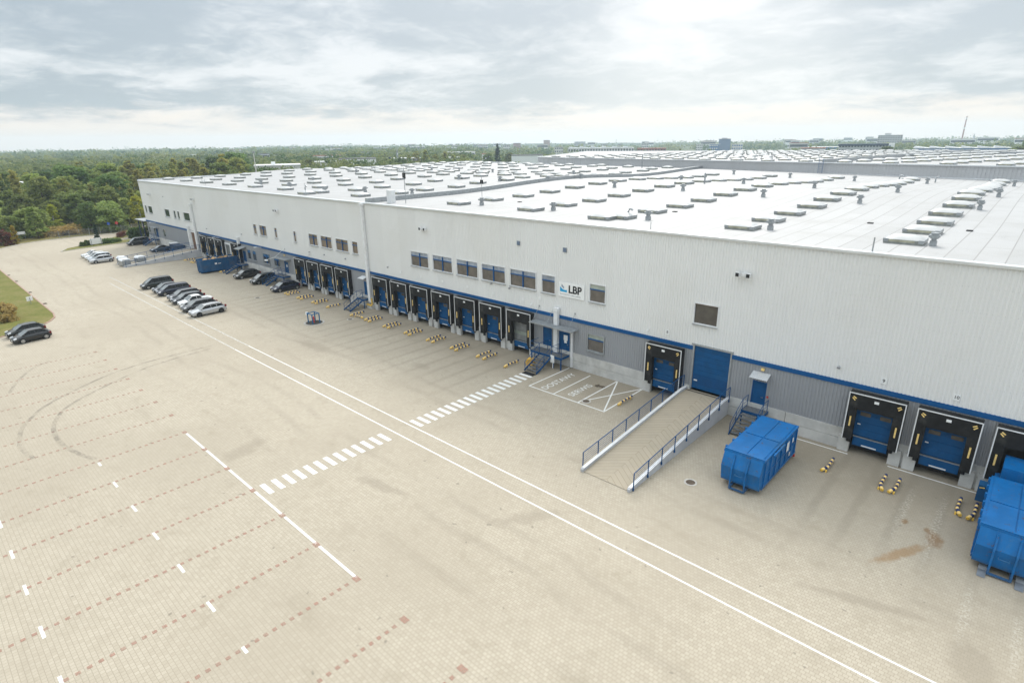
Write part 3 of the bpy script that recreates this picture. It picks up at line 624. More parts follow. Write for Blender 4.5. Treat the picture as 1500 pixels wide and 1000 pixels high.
def make_doors():
    for i, (a, b) in enumerate(DOORS):
        mb = MB().use('blue_door'); mb.box(a + .03, .03, 1.36, b - .03, .075, 3.52); d = mb.build('door', None, wh)
        mb = MB(); t = .06
        for x in (a - .03, b - .03): mb.box(x, -.03, 1.32, x + t, .08, 3.55)
        mb.box(a - .03, -.03, 3.553, b + .03, .08, 3.62); mb.build('door_frame', 'blue_band', d)
        mb = MB(); mb.bar((b - .2, -.01, 2.3), (b - .2, .03, 2.3), .05); mb.bar((b - .33, -.015, 2.3), (b - .18, -.015, 2.3), .03); mb.build('handle', 'galvanised', d)
        if i == 1:
            mb = MB().use('sign_white'); mb.box(a + .55, .012, 2.75, a + 1.05, .028, 3.3); mb.box(a + .62, .014, 2.45, a + .95, .028, 2.74); mb.build('notice', None, d)
        if i == 4: mb = MB(); mb.box(a + .5, .012, 2.7, a + .85, .028, 3.1); mb.build('notice', 'sign_white', d)
    def canopy(x0, x1, z, depth, slope, corr=False, ties=()):
        mb = MB().use('grey_metal' if not corr else 'coping_metal')
        if corr:
            n = 18; v = []
            for i in range(n + 1):
                x = x0 + (x1 - x0) * i / n; dz = .03 if (i // 1) % 2 else 0
                v += [(x, -.03, z + slope + dz), (x, -depth, z + dz)]
            mb.poly(v, [(2 * i, 2 * i + 2, 2 * i + 3, 2 * i + 1) for i in range(n)])
            mb.bar((x0, -.03, z + slope - .04), (x0, -depth, z - .04), .05); mb.bar((x1, -.03, z + slope - .04), (x1, -depth, z - .04), .05)
        else:
            v = [(x0, -.03, z + slope), (x1, -.03, z + slope), (x1, -depth, z), (x0, -depth, z)]; v += [(p[0], p[1], p[2] - .09) for p in v]
            mb.poly(v, [(0, 1, 2, 3), (4, 5, 6, 7), (0, 1, 5, 4), (1, 2, 6, 5), (2, 3, 7, 6), (3, 0, 4, 7)])
            for k in range(1, 5): y = -depth * k / 5; mb.box(x0 + .02, y - .012, z + slope * (1 - k / 5) + .0, x1 - .02, y + .012, z + slope * (1 - k / 5) + .03)
        c = mb.build('canopy', None, wh)
        for xt, yt in ties:
            mb = MB(); mb.tube([(xt, -.03, 5.8), (xt - (.1), yt, z + .05)], .018, 5); mb.box(xt - .08, -.06, 5.72, xt + .08, -.025, 5.9); mb.build('tie_rod', 'galvanised', c)
    canopy(-38.05, -35.05, 4.3, 1.25, -.02, ties=((-37.6, -1.1), (-35.75, -1.1))); canopy(-35.0, -32.45, 4.28, 1.3, -.02, ties=((-32.95, -1.1),))
    canopy(-15.1, -13.75, 4.1, .85, .33, True); canopy(-70.6, -69.3, 4.2, .9, .25, True)
    canopy(-95.9, -91.6, 4.25, 1.2, .0, ties=((-93.2, -1.0),)); canopy(-110.6, -108.6, 4.2, 1.5, .35); canopy(-160, -156.8, 4.05, 1.0, .0)
    # big roller door at the head of each ramp
    mb = MB().use('blue_door')
    for k in range(9): mb.box(-20.2, .05, 1.5 + k * .435, -17.05, .1, 1.5 + (k + 1) * .435 - .012)
    mb.use('blue_paint'); mb.box(-20.15, .042, 1.95, -17.1, .049, 2.75); d = mb.build('roller_door', None, wh)
    mb = MB()
    mb.box(-20.34, -.08, 1.4, -20.2, .1, 5.55); mb.box(-17.05, -.08, 1.4, -16.93, .1, 5.5); mb.box(-20.45, -.1, 5.42, -16.85, .1, 5.56); mb.build('door_frame', 'grey_metal', d)
    mb = MB(); mb.box(-20.05, .02, 2.2, -19.75, .041, 2.32); mb.build('handle', 'white_metal', d)
    for a, b, zt, m in ((-118.1, -115.9, 4.1, 'curtain_grey'), (-135.6, -133.2, 4.9, 'wood_brown')):
        mb = MB().use(m)
        for k in range(6): mb.box(a, .05, 1.35 + k * (zt - 1.35) / 6, b, .1, 1.35 + (k + 1) * (zt - 1.35) / 6 - .012)
        d = mb.build('roller_door', None, wh); mb = MB(); mb.box(a - .3, -.12, 1.3, a, .1, zt + .3); mb.box(b, -.12, 1.3, b + .3, .1, zt + .3); mb.box(a, -.12, zt, b, .1, zt + .3); mb.build('door_frame', 'white_metal', d)
make_doors()
def make_wall_details():
    def downpipe(x, z0, z1, w=.30, m='white_metal'):
        mb = MB(); mb.box(x - w, -.42, z0, x + w, -.075, z1); mb.box(x - w - .08, -.5, z1 - .25, x + w + .08, -.072, z1 + .1); mb.build('downpipe', m, wh)
    downpipe(-68.8, .9, BH - .13, .27); downpipe(-35.15, 1.32, 6.0, .24); downpipe(-132.3, 1.4, 10.9, .35); downpipe(-136.2, 1.4, 6.0, .35); downpipe(-111.15, 1.3, 6.0, .3)
    mb = MB(); mb.box(-33.26, -.28, .1, -33.06, -.075, 4.15); mb.build('downpipe', 'white_metal', wh)
    mb = MB(); mb.box(-69.35, -.62, .45, -68.2, -.44, .62); mb.box(-69.35, -.44, .45, -69.2, -.3, .62); mb.box(-68.35, -.44, .62, -68.2, -.3, 1.55); mb.build('guard_bar', 'yellow', wh)
    mb = MB(); mb.box(-69.3, -.55, 0, -68.25, -.075, .44); mb.build('pipe_base', 'pale_concrete', wh)
    def flood(x, z):
        mb = MB(); mb.box(x - .15, -.3, z - .12, x + .15, -.03, z + .12); o = mb.build('floodlight', 'white_metal', wh)
        for s in (-1, 1):
            mb = MB().use('white_metal'); mb.box(x + s * .42 - .16, -.5, z - .17, x + s * .42 + .16, -.2, z + .17); mb.bar((x + s * .12, -.2, z), (x + s * .42, -.25, z), .06)
            mb.use('car_plastic'); mb.box(x + s * .42 - .13, -.52, z - .14, x + s * .42 + .13, -.502, z + .14); mb.build('lamp_head', None, o)
    for x, z in ((-16.7, 12.05), (-55.9, 12.28), (-94.0, 12.05), (-157.9, 11.75), (-130.4, 12.0)): flood(x, z)
    for x, z, s in ((-40.45, 12.09, .2), (-34.34, 12.04, .2)):
        mb = MB().use('grey_metal'); mb.box(x - s - .03, -.08, z - s - .03, x + s + .03, -.03, z + s + .03); mb.use('steel_blue_wall')
        for k in range(4): mb.box(x - s, -.11, z - s + k * s / 2 + .02, x + s, -.081, z - s + (k + 1) * s / 2 - .02)
        mb.build('wall_vent', None, wh)
    for x, z in ((-64.1, 6.5), (-44.6, 7.16), (-41.8, 7.09), (-9.12, 6.27), (-109.45, 6.77), (-148.8, 11.65), (-74.5, 6.4), (-80.4, 6.3), (-84.9, 6.2), (-126, 6.4)):
        mb = MB().use('grey_wall'); mb.tube([(x, -.03, z), (x, -.16, z)], .08, 10); mb.tube([(x, -.16, z), (x, -.22, z - .04)], .11, 10); mb.build('vent_cap', None, wh)
    for x, z, t in ((-6.25, 5.96, '9'), (-2.13, 5.94, '10'), (-22.84, 6.04, '8')):
        mb = MB(); mb.box(x - .19, -.05, z - .22, x + .19, -.03, z + .22); p = mb.build('number_plate', 'sign_white', wh)
        vs, fs = text_mb(t, .34 if len(t) == 1 else .30, .004, .004); mb = MB(); mb.poly(facing(vs, x, -.056, z), fs); mb.build('number', 'black_letter', p)
    for x, z in ((-52.98, 6.14), (-48.6, 6.16), (-44.35, 6.11), (-39.94, 6.14), (-57.2, 6.14), (-61.4, 6.15), (-37.55, 6.62)):
        mb = MB(); mb.box(x - .17, -.05, z - .15, x + .17, -.03, z + .15); mb.build('number_plate', 'sign_white', wh)
    for x, z in ((-14.35, 4.72), (-69.3, 4.7), (-93.5, 4.7)):
        mb = MB().use('pale_yellow'); mb.box(x - .12, -.22, z - .08, x + .12, -.075, z + .1); mb.build('wall_lamp', None, wh)
    for x in (-120.3, -102, -158): mb = MB(); mb.bar((x, -.02, 5.1), (x, -1.0, 5.3), .06); mb.box(x - .1, -1.4, 5.24, x + .1, -.95, 5.36); mb.build('wall_lamp', 'sign_white', wh)
    mb = MB(); mb.bar((-93.3, -.05, 5.9), (-94.9, -1.2, 4.36), .04); mb.bar((-94.9, -1.2, 4.36), (-97.9, -1.3, 3.6), .05); mb.box(-98.3, -1.5, 3.4, -97.7, -1.1, 3.6); mb.build('lamp_arm', 'sign_white', wh)
    mb = MB(); mb.bar((-13.75, -.12, 2.5), (-13.75, -.05, 2.5), .14); mb.build('alarm_bell', 'red_plastic', wh)
    for x in (-38.6, -24.7, -85.2, -120): mb = MB(); mb.tube([(x, -.03, 5.9), (x, -.22, 5.86)], .05, 6); mb.box(x - .06, -.36, 5.78, x + .06, -.14, 5.88); mb.build('camera_unit', 'sign_white', wh)
    # entrance canopy beyond the far end
    mb = MB(); mb.box(-172.4, -.6, 4.85, WL - .06, 6.5, 5.05); mb.box(-169.5, 1.2, 5.06, WL - .06, 6.4, 5.65); e = mb.build('entrance_canopy', 'grey_metal', wh)
    for x, y in ((-171.8, .0), (-171.8, 5.6), (-168.2, .0)): mb = MB(); mb.tube([(x, y, 0), (x, y, 4.85)], .14, 10); mb.build('column', 'navy_wall', e)
    mb = MB(); mb.box(-170.5, 1.5, 0, WL - .06, 6.2, 4.84); mb.build('entrance_lobby', 'grey_wall', e)
    # company board
    x0, x1, z0, z1 = -35.02, -31.86, 7.36, 8.84
    mb = MB(); mb.box(x0, -.11, z0, x1, -.045, z1); s = mb.build('company_sign', 'sign_white', wh)
    vs, fs = text_mb('LBP', 1.06, .006, .03); mb = MB(); mb.poly(facing([(a * .98, b, c) for a, b, c in vs], -32.98, -.122, 8.18), fs); mb.build('lettering', 'black_letter', s)
    mb = MB(); n = 14; v = []
    for i in range(n + 1):
        t = i / n; v += [(-34.82 + .86 * t, -.118, 7.86), (-34.82 + .86 * t, -.118, 8.36 - .42 * math.sin(min(1, t * 1.25) * math.pi / 2) + .16 * t)]
    mb.poly(v, [(2 * i, 2 * i + 2, 2 * i + 3, 2 * i + 1) for i in range(n)]); mb.build('wave_emblem', 'cyan_logo', s)
    mb = MB(); v = []
    for i in range(9): t = i / 8; v += [(-34.66 + .36 * t, -.118, 8.36 - .2 * t + .0), (-34.62 + .30 * t, -.118, 8.40 + .26 * (1 - t) ** 1.5)]
    mb.poly(v, [(2 * i, 2 * i + 2, 2 * i + 3, 2 * i + 1) for i in range(8)]); mb.build('sail_emblem', 'upper_glass', s)
    mb = MB(); x = x0 + .2; r2 = random.Random(3)
    while x < x1 - .45: w = r2.uniform(.03, .055); mb.box(x, -.117, 7.58, x + w, -.112, 7.58 + r2.choice((.06, .06, .09))); x += w + r2.choice((.012, .012, .014, .05))
    mb.build('small_print', 'grey_letter', s)
make_wall_details()
def on_roof(ax, ay):
    """ground-plan spot of something read off the flat roof level, moved on to the gently humped roof"""
    y = ay
    for _ in range(30):
        s = (CAMH - BH - roof_h(y)) / (CAMH - BH); y = -CAMD + (ay + CAMD) * s
    return ax * s, y
def k_skip(x, y): return abs(x + 68.6) < 2
def make_rooflights():
    mb = MB().use('curb'); a, b = 1.26, .95
    mb.prism([(-a, -.2), (a, -.2), (a - .04, .30), (-a + .04, .30)], 1, -b, b)
    mb.use('curb_light'); mb.box(-a + .35, -b - .012, .13, a - .55, -b - .002, .27); mb.use('galvanised')
    for s in (-1, 1): mb.box(s * (a - .32), -b - .02, .1, s * (a + .01), b + .02, .34)
    me = mb.build('skylight', mesh_only=True)
    mb = MB(); nx, ny = 8, 6; v = []
    for j in range(ny + 1):
        for i in range(nx + 1):
            u, w = i / nx * 2 - 1, j / ny * 2 - 1; v.append((u * (a - .05), w * (b - .03), .30 + .30 * (1 - u ** 4) * (1 - w ** 4)))
    mb.poly(v, [(j * (nx + 1) + i, j * (nx + 1) + i + 1, (j + 1) * (nx + 1) + i + 1, (j + 1) * (nx + 1) + i) for j in range(ny) for i in range(nx)], True)
    dome = mb.build('dome', 'membrane_dome', mesh_only=True)
    spots = []
    for k in range(7): 
        x = 4.7 - 12.25 * k
        for j in range(13): spots.append((x, 6.4 + 6.2 * j))
    for k in range(9):
        x = -78. - 12. * k
        for j in range(20): spots.append((x + (.9 if j % 2 else -.3), 6.0 + 6.2 * j))
    spots = [(x, y) for x, y in spots if y < rear_y(x) - 3 and x > left_x(y) + 3 and not (k_skip(x, y))]
    spots += [(-33.3, 4.9), (-89.8, 3.4)]
    spots.sort(key=lambda p: p[0] ** 2 + (p[1] + CAMD) ** 2)
    for i, (x, y) in enumerate(spots[:100]):
        o = link('skylight', me, wh, (x + rnd.uniform(-.15, .15), y, BH - .04 + roof_h(y))); link('dome', dome, o)
    mb = MB()
    for x, y in spots[100:]:
        z = BH - .04 + roof_h(y)
        for src in (me, dome):
            mb.use(src.materials[0].name); mb.poly([(x + p.co.x, y + p.co.y, z + p.co.z) for p in src.vertices], [tuple(q.vertices) for q in src.polygons])
    tag(mb.build('far_skylights', None, wh), kind='stuff')
    # extract fans
    mb = MB().use('grey_metal'); mb.box(-.28, -.28, -.2, .28, .28, .42); mb.use('galvanised'); mb.box(-.2, -.2, .42, .2, .2, .62); mb.tube([(0, 0, .6), (0, 0, .72), (0, 0, .98), (0, 0, 1.1)], .36, 8); mb.box(-.44, -.44, .70, .44, .44, .92)
    fan = mb.build('roof_fan', mesh_only=True)
    for ax, ay in ((-42.3, 8.0), (-29.4, 6.9), (-56, 41.6), (-43.1, 41), (-54.2, 62), (-41.3, 60), (-54.7, 87.8), (-29.5, 37.4), (-76.3, 48.5), (-75.5, 58.6), (-87.3, 71.7), (-17.7, 7.2), (-17.3, 35), (-5.9, 6), (-5.9, 34.6), (-5.65, 52.4), (-16.9, 53.8), (-28.5, 56), (-40.3, 80.7), (-27.6, 75.7), (-16.5, 74.3), (-5.4, 74.1),
                   (-84.6, 11), (-89.7, 6.6), (-53.4, 7.4), (-74.2, 12.6), (-119.4, 21), (-108.5, 10), (-121.6, 10.5), (-85, 43.6), (-97.2, 43.4), (-112, 68.9), (-144.6, 48.2), (-136, 68), (-128.4, 71.8)):
        x, y = on_roof(ax, ay); o = link('roof_fan', fan, wh, (x, y, BH - .05 + roof_h(y))); o.scale = (.72, .72, .85)
    def mast(x, y, h, r=.04, top=None):
        mb = MB().use('grey_metal'); z = BH - .1 + roof_h(y); mb.tube([(x, y, z), (x, y, z + h)], r, 6)
        if top: mb.use('car_plastic'); mb.box(x - .25, y - .08, z + h * .72, x - .08, y + .08, z + h * .86); mb.box(x + .08, y - .08, z + h * .70, x + .24, y + .08, z + h * .86)
        mb.build('roof_mast', None, wh)
    mast(-57.0, 11, 3.3, .035, True); mast(-8.5, .35, 1.1, .05); mast(-25.9, 1.3, .7, .03); mast(-86.5, 1.4, 2.0, .03); mast(-63.5, 3.2, 4.6, .05, True); mast(-83, 96, 3.5, .12); mast(-42, 46, 1.7, .13); mast(-131, 3, 1.2, .03); mast(-138, 5, 1.4, .03)
    mb = MB(); mb.box(-66.3, 2.2, BH - .1, -65.3, 2.9, BH + 1.6); mb.build('roof_cabinet', 'white_metal', wh)
    for ax, ay in ((-31.7, 6.9), (-15.9, 78), (-95.5, 6.2), (-21.5, 80)):
        x, y = on_roof(ax, ay); z = BH - .1 + roof_h(y); mb = MB(); mb.tube([(x, y, z), (x, y, z + .7), (x + .12, y, z + .95), (x + .35, y, z + 1.0), (x + .5, y, z + .85)], .11, 8); mb.build('gooseneck_vent', 'galvanised', wh)
    for ax, ay in ((-12.1, 16.4), (-4.8, 15.9), (-30.5, 14.5), (-52, 13)): 
        x, y = on_roof(ax, ay); mb = MB(); mb.box(x - .22, y - .2, BH + roof_h(y) - .06, x + .22, y + .2, BH + roof_h(y) + .03); mb.build('roof_drain', 'car_plastic', wh)
make_rooflights()
def make_rear_warehouse():
    P = [(-138.7, 118.9), (45, 72.0), (75, 230), (-195, 228)]
    rw = thing('warehouse', 'second grey warehouse rising behind the big white roof, its own roof dotted with skylights', 'warehouse')
    for a, b in zip(P, P[1:] + P[:1]):
        mb = MB(); d = Vector((b[0] - a[0], b[1] - a[1])); L = d.length; d /= L; n = Vector((d.y, -d.x)); k = int(L / .6)
        for i in range(k):
            s0, s1, s2 = L * i / k, L * (i + .5) / k, L * (i + 1) / k
            q = [(a[0] + d.x * s + n.x * e, a[1] + d.y * s + n.y * e) for s, e in ((s0, 0), (s1, 0), (s1, -.05), (s2, -.05))]
            for u, v in ((q[0], q[1]), (q[2], q[3])): mb.face([(*u, 0), (*v, 0), (*v, 17.05), (*u, 17.05)])
        mb.build('wall', 'rear_sheet', rw)
    mb = MB(); mb.face([(x, y, 17.0) for x, y in P]); mb.build('roof', 'roof_membrane', rw)
    mb = MB()
    for a, b in zip(P, P[1:] + P[:1]): mb.bar((*a, 17.06), (*b, 17.06), .5, .2)
    mb.build('roof_coping', 'coping_metal', rw)
    mb = MB(); mb.bar((-38.3, 94.3, 17.35), (-24, 205, 17.35), .5, .8); mb.bar((30, 170, 17.3), (-20, 175, 17.3), .5, .6); mb.build('fire_wall', 'galvanised', rw)
    me = bpy.data.meshes['skylight']; dome = bpy.data.meshes['dome']
    d = Vector((183.7, -46.9)).normalized(); n = Vector((.247, .969)); spots = []
    for i in range(1, 21):
        for j in range(19):
            x = -138.7 + d.x * (9.2 * i - 4) + n.x * (4.5 + 6.4 * j); y = 118.9 + d.y * (9.2 * i - 4) + n.y * (4.5 + 6.4 * j)
            if y < 222 and x < 30: spots.append((x + rnd.uniform(-.5, .5), y))
    spots.sort(key=lambda p: p[0] ** 2 + (p[1] + CAMD) ** 2); vis = [p for p in spots if p[0] < 8]
    for x, y in vis[:100]: o = link('skylight', me, rw, (x, y, 17.0)); link('dome', dome, o)
    mb = MB()
    for x, y in vis[100:]:
        for src in (me, dome): mb.use(src.materials[0].name); mb.poly([(x + p.co.x, y + p.co.y, 17.0 + p.co.z) for p in src.vertices], [tuple(q.vertices) for q in src.polygons])
    tag(mb.build('far_skylights', None, rw), kind='stuff')
    for x, y in ((-38.2, 93.0),):
        mb = MB(); nx, ny = .247, .969
        for s in (-.45, .45): mb.bar((x + s, y - .6 - s * .25, 14.7), (x + s, y - .6 - s * .25, 18.0), .07)
        for k in range(9): mb.bar((x - .45, y - .49, 14.9 + k * .34), (x + .45, y - .71, 14.9 + k * .34), .05)
        mb.build('ladder', 'steel_blue_wall', rw)
make_rear_warehouse()
# ------------------------------------------------------------------ yard equipment
def make_ramp(name, label, x0, x1, y0, ztop, posts):
    """paved ramp from (y0, ground) up to the facade between two rendered walls with blue railings"""
    t = thing(name, label, 'ramp', (0, 0, 0)); xm = (x0 + x1) / 2; w = .2
    mb = MB(); n = 8; zr = lambda y: .02 + (ztop - .12) * (y - y0) / (-1.4 - y0) if y < -1.4 else ztop - .10
    ys = [y0 + .1 + (-1.4 - y0 - .1) * k / n for k in range(n + 1)] + [0.03]
    v = []
    for y in ys: v += [(x0 + w - .01 - xm, y, zr(y)), (x1 - w + .01 - xm, y, zr(y))]
    mb.poly(v, [(2 * k, 2 * k + 1, 2 * k + 3, 2 * k + 2) for k in range(len(ys) - 1)]); mb.build('ramp_surface', 'ramp_pavers', t, (xm, 0, 0))
    mb = MB(); mb.box(x0 + w, -.35, ztop - .097, x1 - w, -.2, ztop - .09); mb.build('drain_channel', 'car_plastic', t)
    for xa, xb, s in ((x0, x0 + w, -1), (x1 - w, x1, 1)):
        mb = MB(); mb.prism([(y0, 0), (y0, .22), (y0 + .15, .26), (-1.1, ztop + .12), (-.07, ztop + .12), (-.07, 0)], 0, xa, xb); wl = mb.build('side_wall', 'render_grey', t)
        mb = MB(); mb.bar((xa + .1, y0 + .14, .275), (xa + .1, -1.1, ztop + .135), .24, .03); mb.bar((xa + .1, -1.1, ztop + .135), (xa + .1, -.08, ztop + .135), .24, .03); mb.build('wall_coping', 'white_metal', wl)
        xo = xa - .06 if s < 0 else xb + .06
        top = lambda y: .26 + (ztop - .14) * (min(y, -1.1) - y0 - .15) / (-1.1 - y0 - .15)
        mb = MB(); ya, yb = y0 + .35, -.25
        for dz, r in ((1.05, .035), (.88, .012), (.71, .012), (.54, .012), (.37, .012), (.2, .012)):
            mb.tube([(xo, ya, top(ya) + dz), (xo, -1.1, top(-1.1) + dz), (xo, yb, top(yb) + dz)], r, 6)
        rl = mb.build('railing', 'blue_paint', t)
        for k in range(posts):
            y = ya + (yb - ya) * k / (posts - 1); mb = MB(); mb.box(xo - .03, y - .025, top(y) - .28, xo + .03, y + .025, top(y) + 1.06); mb.box(xo - .045, y - .05, top(y) - .3, xo + .045, y + .05, top(y) - .12); mb.build('post', 'blue_paint', rl)
make_ramp('vehicle_ramp', 'long block-paved ramp with blue railings rising to the big blue roller door', -20.75, -16.75, -15.5, 1.4, 9)
make_ramp('vehicle_ramp', 'distant ramp with railings beside the three grey bins, near the warehouse far end', -136.3, -131.6, -14.6, 1.4, 9)
def make_stair(label, px0, px1, sx0, sx1, depth, run, z=1.32, treads=7, m='blue_paint', legs=None, rails=(1, 1), run_x=0):
    t = thing('metal_staircase', label, 'staircase'); d0 = -depth
    mb = MB().use('grating'); mb.box(px0 + .05, d0 + .05, z - .05, px1 - .05, -.09, z); mb.use(m)
    mb.box(px0, d0, z - .2, px1, d0 + .05, z + .02); mb.box(px0, d0 + .05, z - .2, px0 + .05, -.09, z + .02); mb.box(px1 - .05, d0 + .05, z - .2, px1, -.09, z + .02); mb.build('platform', None, t)
    for x in (sx0, sx1):
        mb = MB(); mb.bar((x, d0 - .02, z - .1), (x, d0 - run, .06), .05, .2); mb.build('stringer', m, t)
    for k in range(1, treads):
        f = k / treads; y = d0 - run * f; zz = z * (1 - f)
        mb = MB().use('grating'); mb.box(sx0 + .03, y - .15, zz - .04, sx1 - .03, y + .12, zz); mb.build('tread', None, t)
    for x in legs or (px0 + .06, px1 - .06):
        mb = MB(); mb.box(x - .05, d0 + .06, 0, x + .05, d0 + .16, z - .2); mb.build('leg', m, t)
    for x, on in ((sx0, rails[0]), (sx1, rails[1])):
        if not on: continue
        mb = MB(); h = 1.0
        mb.tube([(x, -.15, z + h), (x, d0, z + h), (x, d0 - run + .1, h)], .024, 6); mb.tube([(x, -.15, z + h * .5), (x, d0, z + h * .5), (x, d0 - run + .1, h * .5)], .016, 6)
        for y, zb in ((-.18, z), (d0, z), (d0 - run / 2, z / 2), (d0 - run + .1, 0)): mb.bar((x, y, zb), (x, y, zb + h), .045)
        mb.build('handrail', m, t)
    if px0 < sx0 - .4 or px1 > sx1 + .4:
        mb = MB(); h = 1.0
        for a, b in ((px0, sx0), (sx1, px1)):
            if b - a > .4:
                for hh in (h, h * .5): mb.bar((a, d0 + .02, z + hh), (b, d0 + .02, z + hh), .04)
                e = a if a == px0 else b
                mb.bar((e, d0 + .02, z), (e, d0 + .02, z + h), .045); mb.bar((e, d0, z + h), (e, -.15, z + h), .04); mb.bar((e, d0, z + h * .5), (e, -.15, z + h * .5), .03)
        mb.build('guard_rail', m, t)
    return t
make_stair('blue steel stair and wide landing at two blue doors, head of the zebra crossing', -37.6, -33.5, -36.35, -34.75, 1.5, 2.4, legs=(-37.5, -34.6, -33.6))
make_stair('steel stair with blue mesh rails below the small corrugated canopy right of the ramp', -15.3, -13.5, -15.2, -13.6, 1.2, 2.3)
make_stair('blue steel stair beside the tall white downpipe with the yellow guard', -70.9, -69.25, -70.85, -69.35, 1.1, 2.3)
make_stair('blue stair behind the two rightmost dark cars parked along the wall', -95.6, -92.4, -95.4, -94.0, 1.4, 2.4)
make_stair('blue stair with pale treads at the right end of the open blue skip', -110.6, -108.6, -110.5, -109.1, 1.6, 2.6)
make_stair('small far stair against the warehouse behind the farthest black van', -160.3, -157.2, -159.0, -157.8, 1.2, 2.2)
def make_compactor(label, loc, L=7.0, W=2.55, H=2.5, box=False):
    t = thing('waste_compactor', label, 'container', loc); a = W / 2; m = 'blue_bin'
    # body profile along y: sloped nose towards the yard
    prof = [(0, .35), (0, H), (-L + .42, H), (-L + .30, H - .28), (-L + .02, H - .95), (-L + .22, .42)]
    mb = MB(); mb.prism(prof, 0, -a, a)
    mb.box(-a - .05, -L + .40, H - .12, a + .05, -.02, H + .03)
    for y in np.linspace(-L + .75, -.3, 7): 
        for s in (-1, 1): mb.box(s * a, y - .06, .5, s * (a + .09), y + .06, H - .13)
    for s in (-1, 1): mb.box(s * a, -L + .5, .40, s * (a + .07), -.05, .56); mb.box(s * a, -L + .6, 1.30, s * (a + .05), -.3, 1.38)
    mb.build('body', m, t)
    mb = MB(); zt = H + .031
    for x0, x1, y0, y1 in ((-a + .12, .05, -L + .62, -L * .5 - .05), (.12, a - .12, -L + .62, -L * .5 - .05), (-a + .12, .05, -L * .5 + .05, -.2), (.12, a - .12, -L * .5 + .05, -.2)):
        mb.box(x0, y0, zt, x1, y1, zt + .045)
    mb.box(-a - .02, -L + .44, zt, a + .02, -L + .58, zt + .09); mb.build('lid_panel', m, t)
    for y in np.linspace(-L + .9, -.5, 6):
        mb = MB(); mb.box(-a - .16, y - .07, H - .2, -a - .052, y + .07, H + .08); mb.build('hinge', m, t)
    mb = MB()
    for x in (-.52, .42):
        mb.bar((x, -L + .26, H - .12), (x, -L + .18, H - .42), .09, .09); mb.bar((x, -L + .18, H - .42), (x, -L - .08, H - .98), .09, .09); mb.bar((x, -L - .08, H - .98), (x, -L - .12, .12), .09, .09)
        mb.box(x - .06, -L - .1, .1, x + .06, -.2, .26)
    mb.bar((-.56, -L - .12, .14), (.46, -L - .12, .14), .1); mb.build('hook_frame', m, t)
    mb = MB(); mb.tube([(-.28, -L + .0, 1.18), (-.28, -L - .18, 1.2), (.18, -L - .18, 1.2), (.18, -L + .0, 1.18)], .025, 6); mb.build('pull_bar', 'blue_light', t)
    for x in (-.65, .55):
        for y in (-.7, -L + .9): mb = MB(); mb.tube([(x - .1, y, .13), (x + .1, y, .13)], .13, 10); mb.build('roller', 'grey_metal', t)
    if not box:
        mb = MB(); mb.box(a + .092, -2.4, 1.45, a + .10, -1.95, 2.15); mb.box(a + .092, -1.3, 1.75, a + .10, -1.05, 2.1); mb.box(a + .092, -1.7, .85, a + .10, -1.5, 1.15); mb.build('sticker', 'sign_white', t)
        mb = MB()
        for y in (-4.9, -3.8): mb.box(a + .02, y - .08, H - .3, a + .2, y + .08, H - .02)
        mb.bar((a + .18, -5.3, H - .06), (a + .18, -3.3, H - .06), .1); mb.build('lid_arm', m, t)
        mb = MB(); mb.box(a - .1, -.32, .18, a + .12, -.18, .36); mb.build('tail_lamp', 'red_plastic', t)
    else:
        mb = MB(); mb.box(-a + .1, .02, .55, a - .05, 2.3, 1.75); mb.box(-a + .35, .5, 1.76, a - .1, 2.5, 3.0); mb.build('press_head', m, t)
        mb = MB(); mb.box(-a - .52, .25, .45, -a + .05, 1.0, 1.55); mb.build('power_unit', 'navy_bin', t)
        mb = MB(); mb.bar((-a - .45, .24, 1.38), (-a - .2, .24, 1.44), .1, .02); mb.build('marker', 'yellow', t)
        for x in (-.75, .8): mb = MB(); mb.prism([(-L - .5, .02), (-L + .5, .02), (-L + .5, .3), (-L + .1, .12)], 0, x - .18, x + .18); mb.build('guide_shoe', 'galvanised', t)
    return t
make_compactor('closed blue waste compactor standing alone on the pavers right of the long ramp', (-11.53, -3.65, 0))
make_compactor('blue waste compactor docked to a loading bay, cut by the right edge', (1.93, -2.75, 0), L=6.7, W=2.6, box=True)
